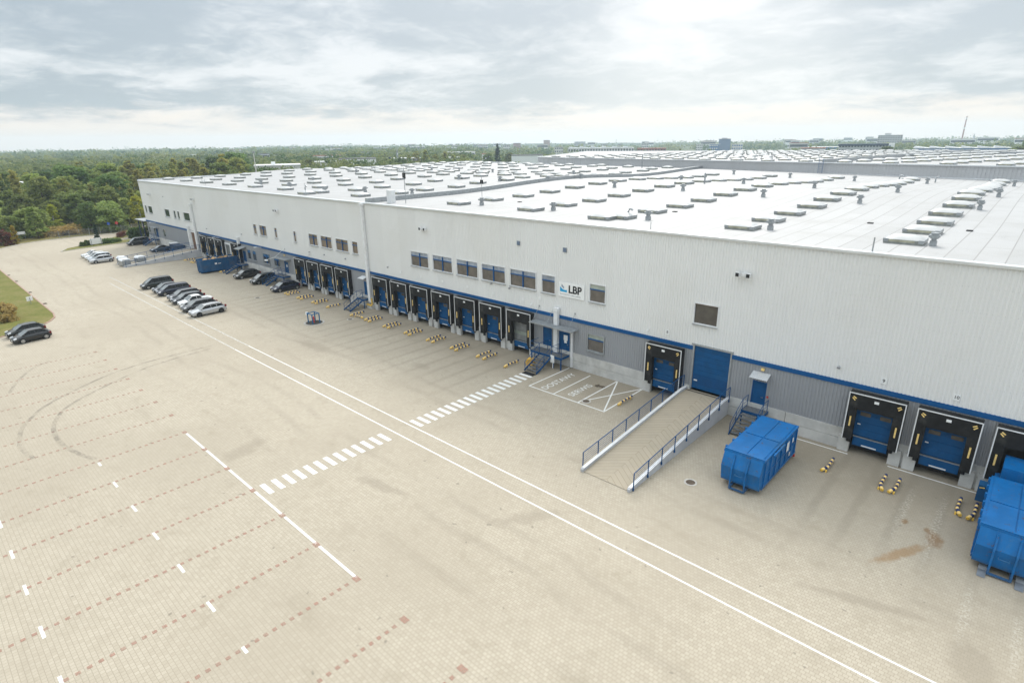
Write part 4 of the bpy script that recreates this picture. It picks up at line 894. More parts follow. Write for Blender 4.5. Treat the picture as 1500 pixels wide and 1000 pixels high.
def make_skip():
    t = thing('roll_off_skip', 'dark blue open skip heaped with cardboard, parked across from the row of cars', 'skip', (-113.75, -3.6, 0)); a, l, h = 1.2, 3.3, 2.4
    mb = MB()
    for s in (-1, 1): mb.box(s * (a - .06), -l, .3, s * a, l, h); mb.box(s * (a - .1), -l, h, s * (a + .06), l, h + .1)
    mb.box(-a + .061, -l, .3, a - .061, -l + .06, h); mb.box(-a + .061, l - .06, .3, a - .061, l, h); mb.box(-a + .061, -l + .061, .3, a - .061, l - .061, .36)
    for s in (-1, 1):
        for y in np.linspace(-l + .2, l - .2, 10): mb.box(s * a, y - .05, .35, s * (a + .08), y + .05, h - .01)
    for x in (-.9, 0, .9): mb.box(x - .06, -l - .08, .3, x + .06, -l - .002, h)
    mb.box(-.6, -l - .1, .05, -.45, l, .29); mb.box(.45, -l - .1, .05, .6, l, .29); mb.build('body', 'navy_bin', t)
    mb = MB().use('sign_white'); mb.box(a + .082, -1.0, 1.45, a + .09, -.6, 1.75); mb.box(a + .082, -.4, 1.5, a + .09, .1, 1.6); mb.build('sticker', None, t)
    mb = MB(); r = random.Random(5)
    for k in range(46):
        x, y, z = r.uniform(-.9, .9), r.uniform(-2.9, 2.9), r.uniform(1.9, 2.42); s = r.uniform(.3, .75); an = r.uniform(0, 3.1); ti = r.uniform(-.35, .35)
        ux = Vector((math.cos(an), math.sin(an), ti)) * s * .5; uy = Vector((-math.sin(an), math.cos(an), r.uniform(-.3, .3))) * s * .4; uz = Vector((0, 0, .04 if r.random() < .5 else .22))
        c = Vector((max(-.75, min(.75, x)), y, z)); mb.use('sign_white' if r.random() < .22 else 'cardboard')
        v = [c - ux - uy, c + ux - uy, c + ux + uy, c - ux + uy]; v += [p + uz for p in v]; mb.poly(v, [(0, 3, 2, 1), (4, 5, 6, 7), (0, 1, 5, 4), (1, 2, 6, 5), (2, 3, 7, 6), (3, 0, 4, 7)])
    mb.box(-1.1, -3.2, 1.7, 1.1, 3.2, 1.9); tag(mb.build('rubbish', None, t), kind='stuff')
make_skip()
def guide_mb(bend):
    mb = MB(); r = .095; pts = []
    if bend: path = [(0, 1.05, .24), (0, -.35, .24), (bend * .05, -.60, .24), (bend * .24, -1.02, .19)]
    else: path = [(0, 1.05, .24), (0, -.95, .24), (0, -1.12, .16)]
    P = [Vector(p) for p in path]; seg = []
    for a, b in zip(P, P[1:]):
        L = (b - a).length; n = max(1, round(L / .26))
        for k in range(n): seg.append((a + (b - a) * k / n, a + (b - a) * (k + 1) / n))
    for i, (a, b) in enumerate(seg):
        mb.use('pale_yellow' if i % 2 or i > (6 if bend else 7) else 'band_blue'); mb.tube([a, b], r + (.012 if i > 5 and bend else 0), 9)
    mb.use('yellow'); mb.tube([P[-1] + Vector((0, 0, 0)), P[-1] - Vector((0, .06, .02))], .105, 9)
    for y in (.8, -.8): mb.box(-.05, y - .05, 0, .05, y + .05, .17)
    return mb
def make_guides():
    meshes = {b: guide_mb(b).build('wheel_guide', mesh_only=True) for b in (-1, 0, 1)}
    G = 'striped wheel guides at the loading docks'
    rows = [(-7.92, -3.45, -1, 'left wheel guide of the bay under plate 9'), (-4.66, -3.45, 1, 'right wheel guide of the bay under plate 9'), (-3.83, -3.45, -1, 'left wheel guide of the bay under plate 10'),
            (-.52, -3.45, 1, 'right wheel guide of the bay under plate 10'), (.32, -3.45, -1, 'wheel guide touching the docked compactor'), (-24.5, -3.5, 0, 'lone wheel guide lying in the crossed-out parking bay')]
    nth = ['first', 'second', 'third', 'fourth', 'fifth', 'sixth', 'seventh']
    for i in range(7):
        d = -65.7 + 4.27 * i
        rows.append((d - 1.62, -3.45, 0, f'left wheel guide, {nth[i]} of seven docks right of the tall downpipe'))
        if i < 7: rows.append((d + 1.68, -3.45, 0, f'right wheel guide, {nth[i]} of seven docks right of the tall downpipe'))
    for i in range(4):
        d = -87.7 + 4.17 * i
        if i: rows.append((d - 1.62, -3.4, 0, f'left wheel guide, {nth[i]} of four docks left of the tall downpipe'))
        rows.append((d + 1.62, -3.4, 0, f'right wheel guide, {nth[i]} of four docks left of the tall downpipe'))
    for x, w in ((-129.3, 'nearest the far ramp wall'), (-126.1, 'second from the far ramp wall'), (-125.0, 'third from the far ramp wall'), (-121.9, 'close to the back of the blue skip')): rows.append((x, -3.2, 0, f'distant wheel guide {w}'))
    rows.append((-111.3, -3.3, 0, 'wheel guide along the right side of the blue skip'))
    for x, y, b, lab in rows:
        o = link('wheel_guide', meshes[b], None, (x + rnd.uniform(-.06, .06), y + rnd.uniform(-.1, .1), 0), rnd.uniform(-.03, .03)); tag(o, 'striped ' + lab, 'wheel guide', G)
    o = link('wheel_guide', meshes[0], None, (-66.0, -4.2, 0), R(96)); o.scale = (1, .8, 1); tag(o, 'loose yellow and blue wheel guide lying sideways by the tall downpipe', 'wheel guide', G)
make_guides()
def make_small():
    # hydrant guard
    t = thing('hydrant_guard', 'square blue pipe frame guarding a red hydrant out on the open yard', 'guard frame', (-68.6, -9.25, 0))
    for x in (-.58, .58):
        for y in (-.5, .5): mb = MB(); mb.tube([(x, y, 0), (x, y, 1.25)], .075, 10); mb.build('post', 'blue_light', t)
    mb = MB()
    for s in (-1, 1): mb.tube([(-.64, s * .5, 1.27), (.64, s * .5, 1.27)], .065, 8); mb.tube([(s * .58, -.5, 1.29), (s * .58, .5, 1.29)], .06, 8)
    mb.build('top_rail', 'blue_light', t)
    mb = MB(); mb.box(-.85, -.62, 1.05, -.66, -.36, 1.4); mb.build('sign', 'sign_white', t)
    mb = MB(); mb.tube([(0, 0, 0), (0, 0, .7), (0, 0, .85)], .085, 10); mb.box(-.2, -.05, .5, .2, .05, .62); tag(mb.build('hydrant', 'red_plastic', None, (-68.6, -9.25, 0)), 'red hydrant standing inside the blue pipe frame', 'hydrant')
    mb = MB(); mb.disc((0, 0), 1.05, .012, 32); mb.build('base', 'dark_recess', t)
    mb = MB(); n = 32
    for k in range(n):
        a, b = 2 * math.pi * k / n, 2 * math.pi * (k + 1) / n; mb.face([(1.12 * math.cos(a), 1.12 * math.sin(a), .03), (1.32 * math.cos(a), 1.32 * math.sin(a), .03), (1.32 * math.cos(b), 1.32 * math.sin(b), .03), (1.12 * math.cos(b), 1.12 * math.sin(b), .03)])
    mb.build('kerb_ring', 'concrete', t)
    for x, y, lab in ((-14.32, -11.7, 'round rusty manhole cover between the long ramp and the compactor'), (-27.3, -5.75, 'round manhole cover at the corner of the crossed-out bay'), (-66.2, -5.35, 'manhole cover near the loose wheel guide by the downpipe'), (-87.5, -8.2, 'faint manhole cover in front of the parked navy estate')):
        mb = MB().use('iron'); mb.disc((0, 0), .31, .022, 28); mb.use('kerb_grey'); n = 28
        for k in range(n):
            a, b = 2 * math.pi * k / n, 2 * math.pi * (k + 1) / n; mb.face([(.32 * math.cos(a), .32 * math.sin(a), .018), (.44 * math.cos(a), .44 * math.sin(a), .018), (.44 * math.cos(b), .44 * math.sin(b), .018), (.32 * math.cos(b), .32 * math.sin(b), .018)])
        mb.use('iron')
        for k in range(-3, 4): mb.box(-.22, k * .07 - .012, .0225, .22, k * .07 + .012, .03)
        tag(mb.build('manhole_cover', None, None, (x, y, 0)), lab, 'manhole')
    mb = MB(); mb.box(-.7, -.32, .004, .7, .32, .03)
    for k in range(9): mb.box(-.66 + k * .165, -.28, .031, -.60 + k * .165, .28, .037)
    tag(mb.build('door_mat', 'black_rubber', None, (-35.45, -3.98 - .2, 0)), 'black mat at the foot of the blue stair, end of the zebra crossing', 'mat')
    mb = MB(); mb.prism([(-.38, 0), (.38, 0), (.42, .3), (.3, .62), (-.3, .62), (-.42, .3)], 1, -.3, .3); mb.box(-.34, -.32, .58, .34, .32, .68); tag(mb.build('grit_box', 'card_yellow', None, (-37.0, -2.2, 0), .2), 'yellow-orange grit box tucked behind the blue stair', 'box')
    mb = MB(); mb.box(-.22, -.02, 0, .22, .06, .8); mb.box(-.04, .061, -.6, .04, .1, .4); tag(mb.build('notice_board', 'sign_white', None, (-34.55, -1.62, .66)), 'small white notice fixed to the post under the blue landing', 'sign')
    mb = MB(); r = random.Random(4)
    for k in range(5): mb.bar((r.uniform(-.5, .4), r.uniform(-.3, .3), .03), (r.uniform(-.4, .6), r.uniform(-.3, .3), .05), .16, .02)
    tag(mb.build('flattened_debris', 'bark', None, (-28.3, -2.2, 0)), 'dark scrap lying in the bay marked SERWIS', 'scrap')
    # three parcel boxes before the far ramp
    for i, (x, y, lab) in enumerate(((-136.6, -13.5, 'leftmost'), (-133.4, -13.9, 'middle'), (-134.2, -10.9, 'rightmost'))):
        t = thing('storage_bin', f'{lab} of three grey metal bins at the foot of the far ramp', 'bin', (x, y, 0), .05 * i, 'grey metal bins by the far ramp')
        mb = MB(); mb.box(-1.0, -.75, .15, 1.0, .75, 1.15); 
        for sx in (-1, 1):
            for sy in (-1, 1): mb.box(sx * .95 - .05, sy * .7 - .05, 0, sx * .95 + .05, sy * .7 + .05, .149)
        mb.build('body', 'galvanised', t); mb = MB(); mb.prism([(-.8, 1.152), (.8, 1.152), (.7, 1.42), (-.45, 1.5)], 0, -1.05, 1.05); mb.build('lid', 'white_metal', t)
    # bits beyond the far ramp
    t = thing('pallet_truck', 'small blue pallet truck standing left of the far ramp railing', 'pallet truck', (-143.2, -2.4, 0), .5)
    mb = MB(); mb.box(-.9, -.28, .08, .6, -.12, .2); mb.box(-.9, .12, .08, .6, .28, .2); mb.box(.6, -.3, .1, .95, .3, .9); mb.build('forks', 'blue_paint', t); mb = MB(); mb.bar((.85, 0, .8), (1.25, 0, 1.5), .07); mb.bar((1.25, -.22, 1.5), (1.25, .22, 1.5), .05); mb.build('handle', 'car_plastic', t)
    mb = MB().use('navy_wall'); mb.box(-2.6, -.8, .25, 2.6, .8, 1.7); mb.use('white_metal'); mb.box(-2.75, -.82, 1.702, -1.5, .82, 1.85); mb.use('navy_wall')
    for x in (-2.2, 2.2): mb.box(x - .15, -.7, 0, x + .15, .7, .248)
    for x in np.linspace(-2.2, 2.2, 6): mb.box(x - .05, -.86, .3, x + .05, -.802, 1.6)
    tag(mb.build('storage_tank', None, None, (-142.2, -1.2, 0)), 'long dark blue tank with a white end standing along the far wall', 'tank')
    # island board, conifer bed, hedge signs
    t = thing('notice_board', 'white blank board on the grass island in front of the little spruce', 'sign', (-168.3, -10.7, .05), R(-76))
    mb = MB(); mb.box(-1.3, -.05, .35, 1.3, .05, 1.75); mb.build('board', 'sign_white', t)
    for x in (-1.1, 1.1): mb = MB(); mb.box(x - .05, .051, 0, x + .05, .14, 1.7); mb.build('leg', 'grey_metal', t)
    def road_sign(x, y, m, lab, h=2.6):
        t = thing('road_sign', lab, 'sign', (x, y, 0), R(-70)); mb = MB(); mb.tube([(0, 0, 0), (0, 0, h)], .04, 6); mb.build('post', 'galvanised', t)
        mb = MB(); mb.tube([(0, -.05, h - .1), (0, -.08, h - .1)], .42, 16); mb.build('disc', m, t)
        if m == 'sign_red': mb = MB(); mb.box(-.28, -.09, h - .16, .28, -.081, h - .04); mb.build('bar', 'sign_white', t)
    road_sign(-191.2, -.3, 'sign_red', 'red round road sign at the woodland fence by the gate'); road_sign(-191.4, -2.2, 'sign_blue', 'blue round road sign left of the red one')
    t = thing('barrier_gate', 'raised red and white barrier with an orange housing near the entrance canopy', 'barrier', (-181.3, .6, 0), R(100))
    mb = MB(); mb.box(-.25, -.2, 0, .25, .2, 1.1); mb.build('housing', 'orange', t); mb = MB()
    for k in range(8): mb.use('sign_white' if k % 2 else 'sign_red'); mb.bar((.2 + k * .42, 0, 1.0 + k * .12), (.2 + (k + 1) * .42, 0, 1.0 + (k + 1) * .12), .1)
    mb.build('boom', None, t)
    t = thing('information_board', 'pale board on two posts at the wood edge beside the golden bush', 'sign', (-194.5, -21.0, 0), R(-80))
    mb = MB(); mb.box(-.9, -.04, 1.5, .9, .04, 2.2); mb.build('board', 'sign_white', t)
    for x in (-.7, .7): mb = MB(); mb.tube([(x, .08, 0), (x, .08, 2.0)], .04, 6); mb.build('post', 'galvanised', t)
    t = thing('yard_sign', 'little white sign planted in the lawn left of the two black hatchbacks', 'sign', (-110.6, -32.4, .07), R(-60))
    mb = MB().use('sign_white'); mb.box(-.45, -.03, .5, .45, .03, 1.15); mb.use('sign_blue'); mb.box(-.45, -.034, .5, -.22, -.0301, 1.15); mb.build('board', None, t); mb = MB(); mb.box(-.03, .031, 0, .03, .07, 1.0); mb.build('post', 'grey_metal', t)
    for x, y in ((-120.5, -31.0), (-133, -31.0), (-141, -31.0), (-109.5, -30.9)):
        mb = MB(); mb.box(-.45, -.22, .004, .45, .22, .03)
        for k in range(6): mb.box(-.4 + k * .15, -.18, .031, -.33 + k * .15, .18, .038)
        tag(mb.build('drain_grate', 'iron', None, (x, y, 0)), 'iron drain grate in the yard along the lawn kerb', 'drain', 'drain grates along the lawn kerb')
    # fence at the wood edge
    t = thing('mesh_fence', 'low grey-green mesh fence between the far road and the wood', 'fence'); pts = [(-190.9, 14), (-190.9, 3), (-191.8, -7), (-191.7, -16)]
    mb = MB()
    for a, b in zip(pts, pts[1:]):
        for z in (.15, .45, .75, 1.05, 1.35, 1.65): mb.bar((*a, z), (*b, z), .02, .02)
        L = math.hypot(b[0] - a[0], b[1] - a[1]); n = int(L / .25)
        for k in range(n): q = [a[i] + (b[i] - a[i]) * k / n for i in (0, 1)]; mb.bar((*q, .1), (*q, 1.7), .018)
    mb.build('mesh_panel', 'grey_metal', t)
    for a, b in zip(pts, pts[1:]):
        for k in range(4): q = [a[i] + (b[i] - a[i]) * k / 4 for i in (0, 1)]; mb = MB(); mb.box(q[0] - .04, q[1] - .04, 0, q[0] + .04, q[1] + .04, 1.85); mb.build('post', 'grey_metal', t)
make_small()

# ------------------------------------------------------------------ cars
def make_car(label, x, y, rz=0., kind='estate', paint='car_black', rim='rim', L=4.6, W=1.78, H=1.47, group=None):
    t = thing('parked_car', label, 'car', (x, y, 0), rz, group); a = W / 2; hl = L / 2; P = lambda d: hl - d          # front at +y local, d measured back from the nose
    hood = {'estate': 1.05, 'hatch': .85, 'mpv': .72, 'sedan': 1.1, 'pickup': 1.05}[kind]
    zb, belt = .20, .93 if kind != 'mpv' else 1.0
    rear = {'estate': .30, 'hatch': .35, 'mpv': .15, 'sedan': 1.05, 'pickup': 1.5}[kind]
    st = [(0, .30, .60, .70), (.10, .22, .70, .88), (.45, zb, .80, .97), (hood, zb, belt - .02, 1.0), (hood + .5, zb, belt, 1.0), (L * .6, zb, belt + .02, 1.0), (L - rear - .3, zb, belt + .05, .99), (L - .28, zb + .03, belt + (.05 if kind != 'sedan' else .0), .96), (L - .06, .26, belt - .02, .90), (L, .34, .72, .80)]
    mb = MB().use(paint); rings = []
    for d, z0, z1, w in st:
        ww = a * w; rings.append([(s * px, P(d), pz) for s, px, pz in ((-1, ww - .10, z0), (-1, ww - .02, z0 + .10), (-1, ww, (z0 + z1) * .5 + .06), (-1, ww - .04, z1 - .07), (-1, ww - .13, z1), (1, 0, z1 + .025), (1, ww - .13, z1), (1, ww - .04, z1 - .07), (1, ww, (z0 + z1) * .5 + .06), (1, ww - .02, z0 + .10), (1, ww - .10, z0))])
    n = len(rings[0]); v = [p for r in rings for p in r]; f = []
    for i in range(len(rings) - 1):
        for k in range(n): f.append((i * n + k, i * n + (k + 1) % n, (i + 1) * n + (k + 1) % n, (i + 1) * n + k))
    mb.poly(v, f, True); mb.face(rings[0]); mb.face(rings[-1][::-1])
    # cabin
    wb, wt = a - .12, a - .27; zr = H - .06
    A = (hood - .02, belt - .03); B = (hood + {'estate': .78, 'hatch': .80, 'mpv': .95, 'sedan': .80, 'pickup': .75}[kind], zr); C = (L - {'estate': .72, 'hatch': .85, 'mpv': .45, 'sedan': 1.75, 'pickup': 1.75}[kind], zr - .03); D = (L - {'estate': .24, 'hatch': .28, 'mpv': .16, 'sedan': 1.0, 'pickup': 1.5}[kind], belt + .02)
    mm = (B[0] + (C[0] - B[0]) * .5)
    roofn = [(B[0] - .05, zr - .015), (B[0] + .25, zr + .035), (mm, zr + .06), (C[0] - .2, zr + .03), (C[0] + .06, zr - .03)]
    v = []
    for d, z in roofn: v += [(-wt - .03, P(d), z - .05), (-wt + .08, P(d), z), (0, P(d), z + .022), (wt - .08, P(d), z), (wt + .03, P(d), z - .05)]
    mb.poly(v, [(5 * i + k, 5 * i + k + 1, 5 * i + 6 + k, 5 * i + 5 + k) for i in range(4) for k in range(4)], True)
    for s in (-1, 1):
        p = lambda q, w_: (s * w_, P(q[0]), q[1])
        mb.bar(p(A, wb + .0), p((B[0], B[1] - .02), wt + .012), .07, .05); mb.bar(p(D, wb - .0), p((C[0], C[1] - .02), wt + .012), .12 if kind != 'estate' else .15, .06)
        mb.bar(p((B[0], B[1] - .03), wt + .015), p((C[0], C[1] - .03), wt + .015), .05, .05)
        for fr in ((.42,) if kind in ('hatch',) else (.34, .70) if kind in ('estate', 'mpv') else (.5,)):
            d = B[0] + (C[0] - B[0]) * fr; mb.bar((s * (wb + .012), P(d + .06), belt), (s * (wt + .012), P(d), zr - .05), .05 if fr < .6 else .08, .03)
    mb.use('car_plastic')
    for d, zz in ((.02, .34), (L - .03, .36)): mb.box(-a * .72, P(d) - .05, zz - .06, a * .72, P(d) + .05, zz + .05)
    mb.box(-.36, P(.045) - .02, .50, .36, P(.045) + .05, .62)
    wheels = [(.86, s) for s in (-1, 1)] + [(L - .86 if kind != 'hatch' else L - .66, s) for s in (-1, 1)]
    for d, s in wheels: mb.tube([(s * (a - .3), P(d), .33), (s * (a + .004), P(d), .33)], .385, 20)
    mb.build('body', None, t)
    mb = MB().use('windscreen')
    q = lambda s, X, w_: (s * w_, P(X[0]), X[1])
    mb.face([q(-1, A, wb), q(1, A, wb), q(1, B, wt), q(-1, B, wt)]); mb.use('car_glass'); mb.face([q(-1, D, wb - .02), q(1, D, wb - .02), q(1, C, wt), q(-1, C, wt)])
    for s in (-1, 1): mb.face([q(s, A, wb), q(s, B, wt), q(s, C, wt), q(s, D, wb - .02)])
    mb.build('windows', None, t)
    for d, s in wheels:
        mb = MB(); mb.tube([(s * (a - .24), P(d), .315), (s * (a + .012), P(d), .315)], .315, 20); w_ = mb.build('wheel', 'tyre', t)
        mb = MB().use(rim); mb.tube([(s * (a - .02), P(d), .315), (s * (a + .018), P(d), .315)], .205, 16); mb.use('car_plastic')
        for k in range(5): an = 2 * math.pi * k / 5; mb.box(*(s * (a + .0185), P(d) + .12 * math.cos(an) - .03, .315 + .12 * math.sin(an) - .03), *(s * (a + .021), P(d) + .12 * math.cos(an) + .03, .315 + .12 * math.sin(an) + .03))
        mb.build('rim', None, w_)
    for s in (-1, 1):
        mb = MB(); mb.prism([(P(.08), .58), (P(.06), .70), (P(.38), .79), (P(.34), .66)], 0, s * (a * .60), s * (a * .93)); mb.build('headlight', 'headlight', t)
        mb = MB(); zt_ = belt + (.18 if kind in ('estate', 'mpv') else -.02); mb.box(s * (a * .76), P(L - .03), zt_ - .34, s * (a * .94), P(L - .30), zt_ - .06); mb.build('tail_light', 'tail_light', t)
        mb = MB(); mb.box(s * (a - .05), P(hood + .30), belt - .02, s * (a + .14), P(hood + .20), belt + .12); mb.build('mirror', paint, t)
    mb = MB(); mb.box(-.26, P(-.012), .38, .26, P(.0), .49); mb.build('plate', 'plate', t); mb = MB(); mb.box(-.26, P(L - .0), .55, .26, P(L + .012), .66); mb.build('plate', 'plate', t)
    if kind == 'estate' and paint in ('car_silver', 'car_white', 'car_green'):
        mb = MB()
        for s in (-1, 1): mb.tube([(s * (wt - .02), P(B[0] + .15), zr + .05), (s * (wt - .02), P(C[0] - .05), zr + .04)], .02, 6)
        mb.build('roof_rail', 'car_plastic', t)
    return t
PI = math.pi; GR = 'row of cars parked along the lane lines'
def make_cars():
    row = [(-107.9, -15.9, 'mpv', 'car_green', 'farthest car of the row on the lane, a tall dark people carrier', 4.8, 1.72), (-103.3, -15.9, 'hatch', 'car_slate', 'dark small car half hidden behind a navy estate in the row', 4.0, 1.46), (-100.7, -15.7, 'mpv', 'car_navy', 'navy tall estate, third from the far end of the row', 4.8, 1.62),
           (-96.1, -15.7, 'estate', 'car_grey', 'dark grey estate car in the middle of the row', 4.6, 1.48), (-93.4, -16.1, 'estate', 'car_slate', 'dark estate squeezed between the grey estate and a white car', 4.55, 1.46), (-90.7, -16.0, 'pickup', 'car_white', 'white double-cab car among dark ones in the row', 4.6, 1.55),
           (-87.6, -16.6, 'estate', 'car_grey', 'grey estate beside the nearest silver estate in the row', 4.65, 1.48), (-84.1, -16.75, 'estate', 'car_silver', 'silver estate with black wheels, nearest car of the row', 4.65, 1.46)]
    for x, y, k, p, lab, L, H in row: make_car(lab, x, y, PI + rnd.uniform(-.03, .03), k, p, 'dark_rim' if 'nearest car' in lab else 'rim', L, 1.78, H, GR)
    make_car('black hatchback alone with another on the lawn side, the nearer of the two', -88.75, -35.7, PI + .12, 'hatch', 'car_black', 'rim', 3.85, 1.68, 1.44)
    make_car('black hatchback parked against the lawn kerb, the farther of the two', -92.2, -35.7, PI + .1, 'hatch', 'car_green', 'rim', 3.95, 1.68, 1.45)
    make_car('black sedan-like hatchback by the wall, nearest the blue skip stair', -103.4, -2.75, PI, 'hatch', 'car_black', 'rim', 4.4, 1.76, 1.45)
    make_car('black van-like car by the wall, half behind the blue stair', -96.9, -2.75, PI, 'mpv', 'car_green', 'rim', 4.3, 1.74, 1.6)
    make_car('navy estate by the wall just left of the four black docks', -88.8, -2.95, PI, 'hatch', 'car_navy', 'rim', 4.45, 1.76, 1.47)
    make_car('long black van parked by the far end of the warehouse', -161.5, -3.6, PI, 'mpv', 'car_black', 'rim', 4.9, 1.85, 1.75)
    make_car('dark blue sedan left of the far ramp', -146.4, -3.2, PI, 'sedan', 'car_slate', 'rim', 4.6, 1.78, 1.42)
    for x, y, k, p, lab in ((-150.6, -15.4, 'sedan', 'car_white', 'white saloon, farthest of the pale cars before the grass island'), (-147.5, -15.5, 'hatch', 'car_white', 'white hatchback second from the grass island'), (-144.6, -15.6, 'mpv', 'car_ice', 'pale grey people carrier behind the nearest silver hatchback'), (-141.7, -15.9, 'hatch', 'car_silver', 'silver hatchback, nearest of the four pale cars')):
        make_car(lab, x, y, PI, k, p, 'rim', 4.2, 1.75, 1.5 if k != 'mpv' else 1.62, 'pale cars before the grass island')
make_cars()
# ------------------------------------------------------------------ trees and plants
def leaf_quads(rs, centers, per, spread, size, squash=.8, upright=0.):
    """leaf sprays as small quads scattered round clump centres; returns vertices, faces, a tint per face"""
    nC = len(centers); n = nC * per
    c = np.repeat(np.asarray(centers), per, 0); sp = np.repeat(np.broadcast_to(np.asarray(spread, float), (nC,)), per)
    d = rs.normal(size=(n, 3)); d /= np.linalg.norm(d, axis=1)[:, None]; rad = rs.random(n) ** .45
    p = c + d * (rad * sp)[:, None] * np.array([1, 1, squash])
    nrm = d * .8 + rs.normal(size=(n, 3)) * .7 + np.array([0, 0, .35 - upright]); nrm /= np.linalg.norm(nrm, axis=1)[:, None]
    t = np.cross(nrm, rs.normal(size=(n, 3))); t /= np.linalg.norm(t, axis=1)[:, None]; b = np.cross(nrm, t)
    s = size * (.6 + .8 * rs.random(n)); t *= s[:, None] * .5; b *= (s * (.55 + .4 * rs.random(n)))[:, None] * .5
    v = np.stack([p - t - b * .4, p + t * .3 - b, p + t + b * .5, p - t * .2 + b], 1).reshape(-1, 3)
    tint = np.clip(np.repeat(rs.random(nC), per) * .6 + rs.random(n) * .4, 0, 1)
    return v, tint
def quad_mesh(name, v, tint, material):
    n = len(v) // 4; me = bpy.data.meshes.new(name); me.vertices.add(len(v)); me.vertices.foreach_set('co', v.astype(np.float32).ravel())
    me.loops.add(n * 4); me.loops.foreach_set('vertex_index', np.arange(n * 4, dtype=np.int32)); me.polygons.add(n)
    me.polygons.foreach_set('loop_start', np.arange(0, n * 4, 4, dtype=np.int32)); me.polygons.foreach_set('loop_total', np.full(n, 4, np.int32))
    me.update(calc_edges=True); a = me.attributes.new('tint', 'FLOAT', 'FACE'); a.data.foreach_set('value', tint.astype(np.float32)); me.materials.append(M[material]); return me
def tree_meshes(seed, h, w, shape, leaf, bark, nc, per, size):
    rs = np.random.RandomState(seed); C = []; S = []; mb = MB(); tr = h * .018 + .04
    lean = rs.normal(size=2) * .02 * h
    mb.tube([(0, 0, -.1), (lean[0] * .3, lean[1] * .3, h * .35), (lean[0], lean[1], h * .8)], tr, 7, r1=tr * .3)
    for k in range(nc):
        f = rs.random()
        if shape == 'round': z = h * (.18 + .82 * f); r = w * math.sqrt(max(.02, 1 - ((f - .42) / .62) ** 2))
        elif shape == 'column': z = h * (.10 + .90 * f); r = w * (1 - f) ** .55 * min(1, .45 + f * 3)
        elif shape == 'cone': z = h * (.06 + .94 * f ** 1.25); r = w * (1 - z / h) ** .85 + .05
        elif shape == 'bush': z = h * (.05 + .85 * f); r = w * math.sqrt(max(.03, 1 - (f / 1.05) ** 2))
        else: z = h * (.1 + .9 * f); r = w * (.35 + .65 * math.sin(math.pi * min(1, f * .9 + .1)))
        a = rs.random() * 6.283; q = r * (.35 + .65 * rs.random() ** .5) * (.82 + .36 * math.sin(a * 2 + seed) * rs.random())
        p = (lean[0] * z / h + q * math.cos(a), lean[1] * z / h + q * math.sin(a), z); C.append(p); S.append(w * (.16 + .17 * rs.random()) if shape != 'cone' else w * .16)
        if k % 4 == 0 and z > h * .2: mb.tube([(lean[0] * .6 * z / h, lean[1] * .6 * z / h, max(h * .12, z - q * .7)), p], tr * .28, 4, False, tr * .08)
    v, t = leaf_quads(rs, C, per, S, size, .75 if shape != 'cone' else .45)
    return quad_mesh('crown', v, t, leaf), mb.build('trunk', bark, mesh_only=True)
TK = {}
def tree_kind(k, *variants): TK[k] = [tree_meshes(*a) for a in variants]
tree_kind('birch', (1, 16, 2.5, 'column', 'leaf_birch', 'birch_bark', 80, 46, .5), (2, 15, 2.9, 'column', 'leaf_birch', 'birch_bark', 84, 46, .5), (3, 14, 2.3, 'tuft', 'leaf_birch', 'birch_bark', 70, 46, .48))
tree_kind('oak', (4, 14, 4.6, 'round', 'leaf_dark', 'bark', 110, 44, .6), (5, 13, 4.0, 'round', 'leaf_dark', 'bark', 96, 44, .58), (6, 15, 4.4, 'round', 'leaf_mid', 'bark', 110, 44, .6))
tree_kind('maple', (7, 12, 3.6, 'round', 'leaf_mid', 'bark', 90, 44, .52), (8, 11, 3.3, 'round', 'leaf_olive', 'bark', 84, 44, .52), (9, 10, 3.4, 'tuft', 'leaf_mid', 'bark', 80, 44, .5))
tree_kind('willow', (10, 6.5, 3.6, 'bush', 'leaf_olive', 'bark', 84, 40, .42), (11, 6, 3.3, 'bush', 'leaf_mid', 'bark', 80, 40, .42), (12, 5.2, 3.0, 'bush', 'leaf_olive', 'bark', 70, 40, .4))
tree_kind('yellow', (13, 7, 1.9, 'column', 'leaf_yellow', 'birch_bark', 50, 40, .36), (14, 6, 1.9, 'tuft', 'leaf_yellow', 'birch_bark', 46, 40, .36))
tree_kind('spruce', (15, 9, 2.1, 'cone', 'leaf_fir', 'bark', 150, 34, .38), (16, 8, 2.3, 'cone', 'leaf_fir', 'bark', 140, 34, .38))
tree_kind('sapling', (17, 7.5, 2.2, 'column', 'leaf_mid', 'bark', 66, 40, .4), (18, 6.5, 2.1, 'tuft', 'leaf_mid', 'bark', 60, 40, .4))
tree_kind('redbush', (19, 2.6, 2.0, 'bush', 'leaf_red', 'bark', 50, 36, .26),)
tree_kind('straw', (20, 1.5, 1.7, 'bush', 'leaf_straw', 'bark', 40, 40, .3),)
tree_kind('cypress', (21, 3.4, .8, 'column', 'leaf_gold', 'bark', 46, 30, .2),)
tree_kind('hedge', (22, 1.2, 1.3, 'bush', 'leaf_dark', 'bark', 36, 36, .24),)
def plant(k, x, y, h, label, cat='tree', group=None, name='tree', wide=1., v=None):
    cr, tr = TK[k][rnd.randrange(len(TK[k])) if v is None else v]; h0 = max(q.co.z for q in cr.vertices[:400])
    t = thing(name, label, cat, (x, y, -.03), rnd.uniform(0, 6.28), group); s = h / HT[cr.name]; t.scale = (s * wide, s * wide, s); link('crown', cr, t); link('trunk', tr, t); return t
HT = {}
for k in TK:
    for cr, tr in TK[k]: c_ = np.empty(len(cr.vertices) * 3, np.float32); cr.vertices.foreach_get('co', c_); HT[cr.name] = float(np.percentile(c_.reshape(-1, 3)[:, 2], 99.5))
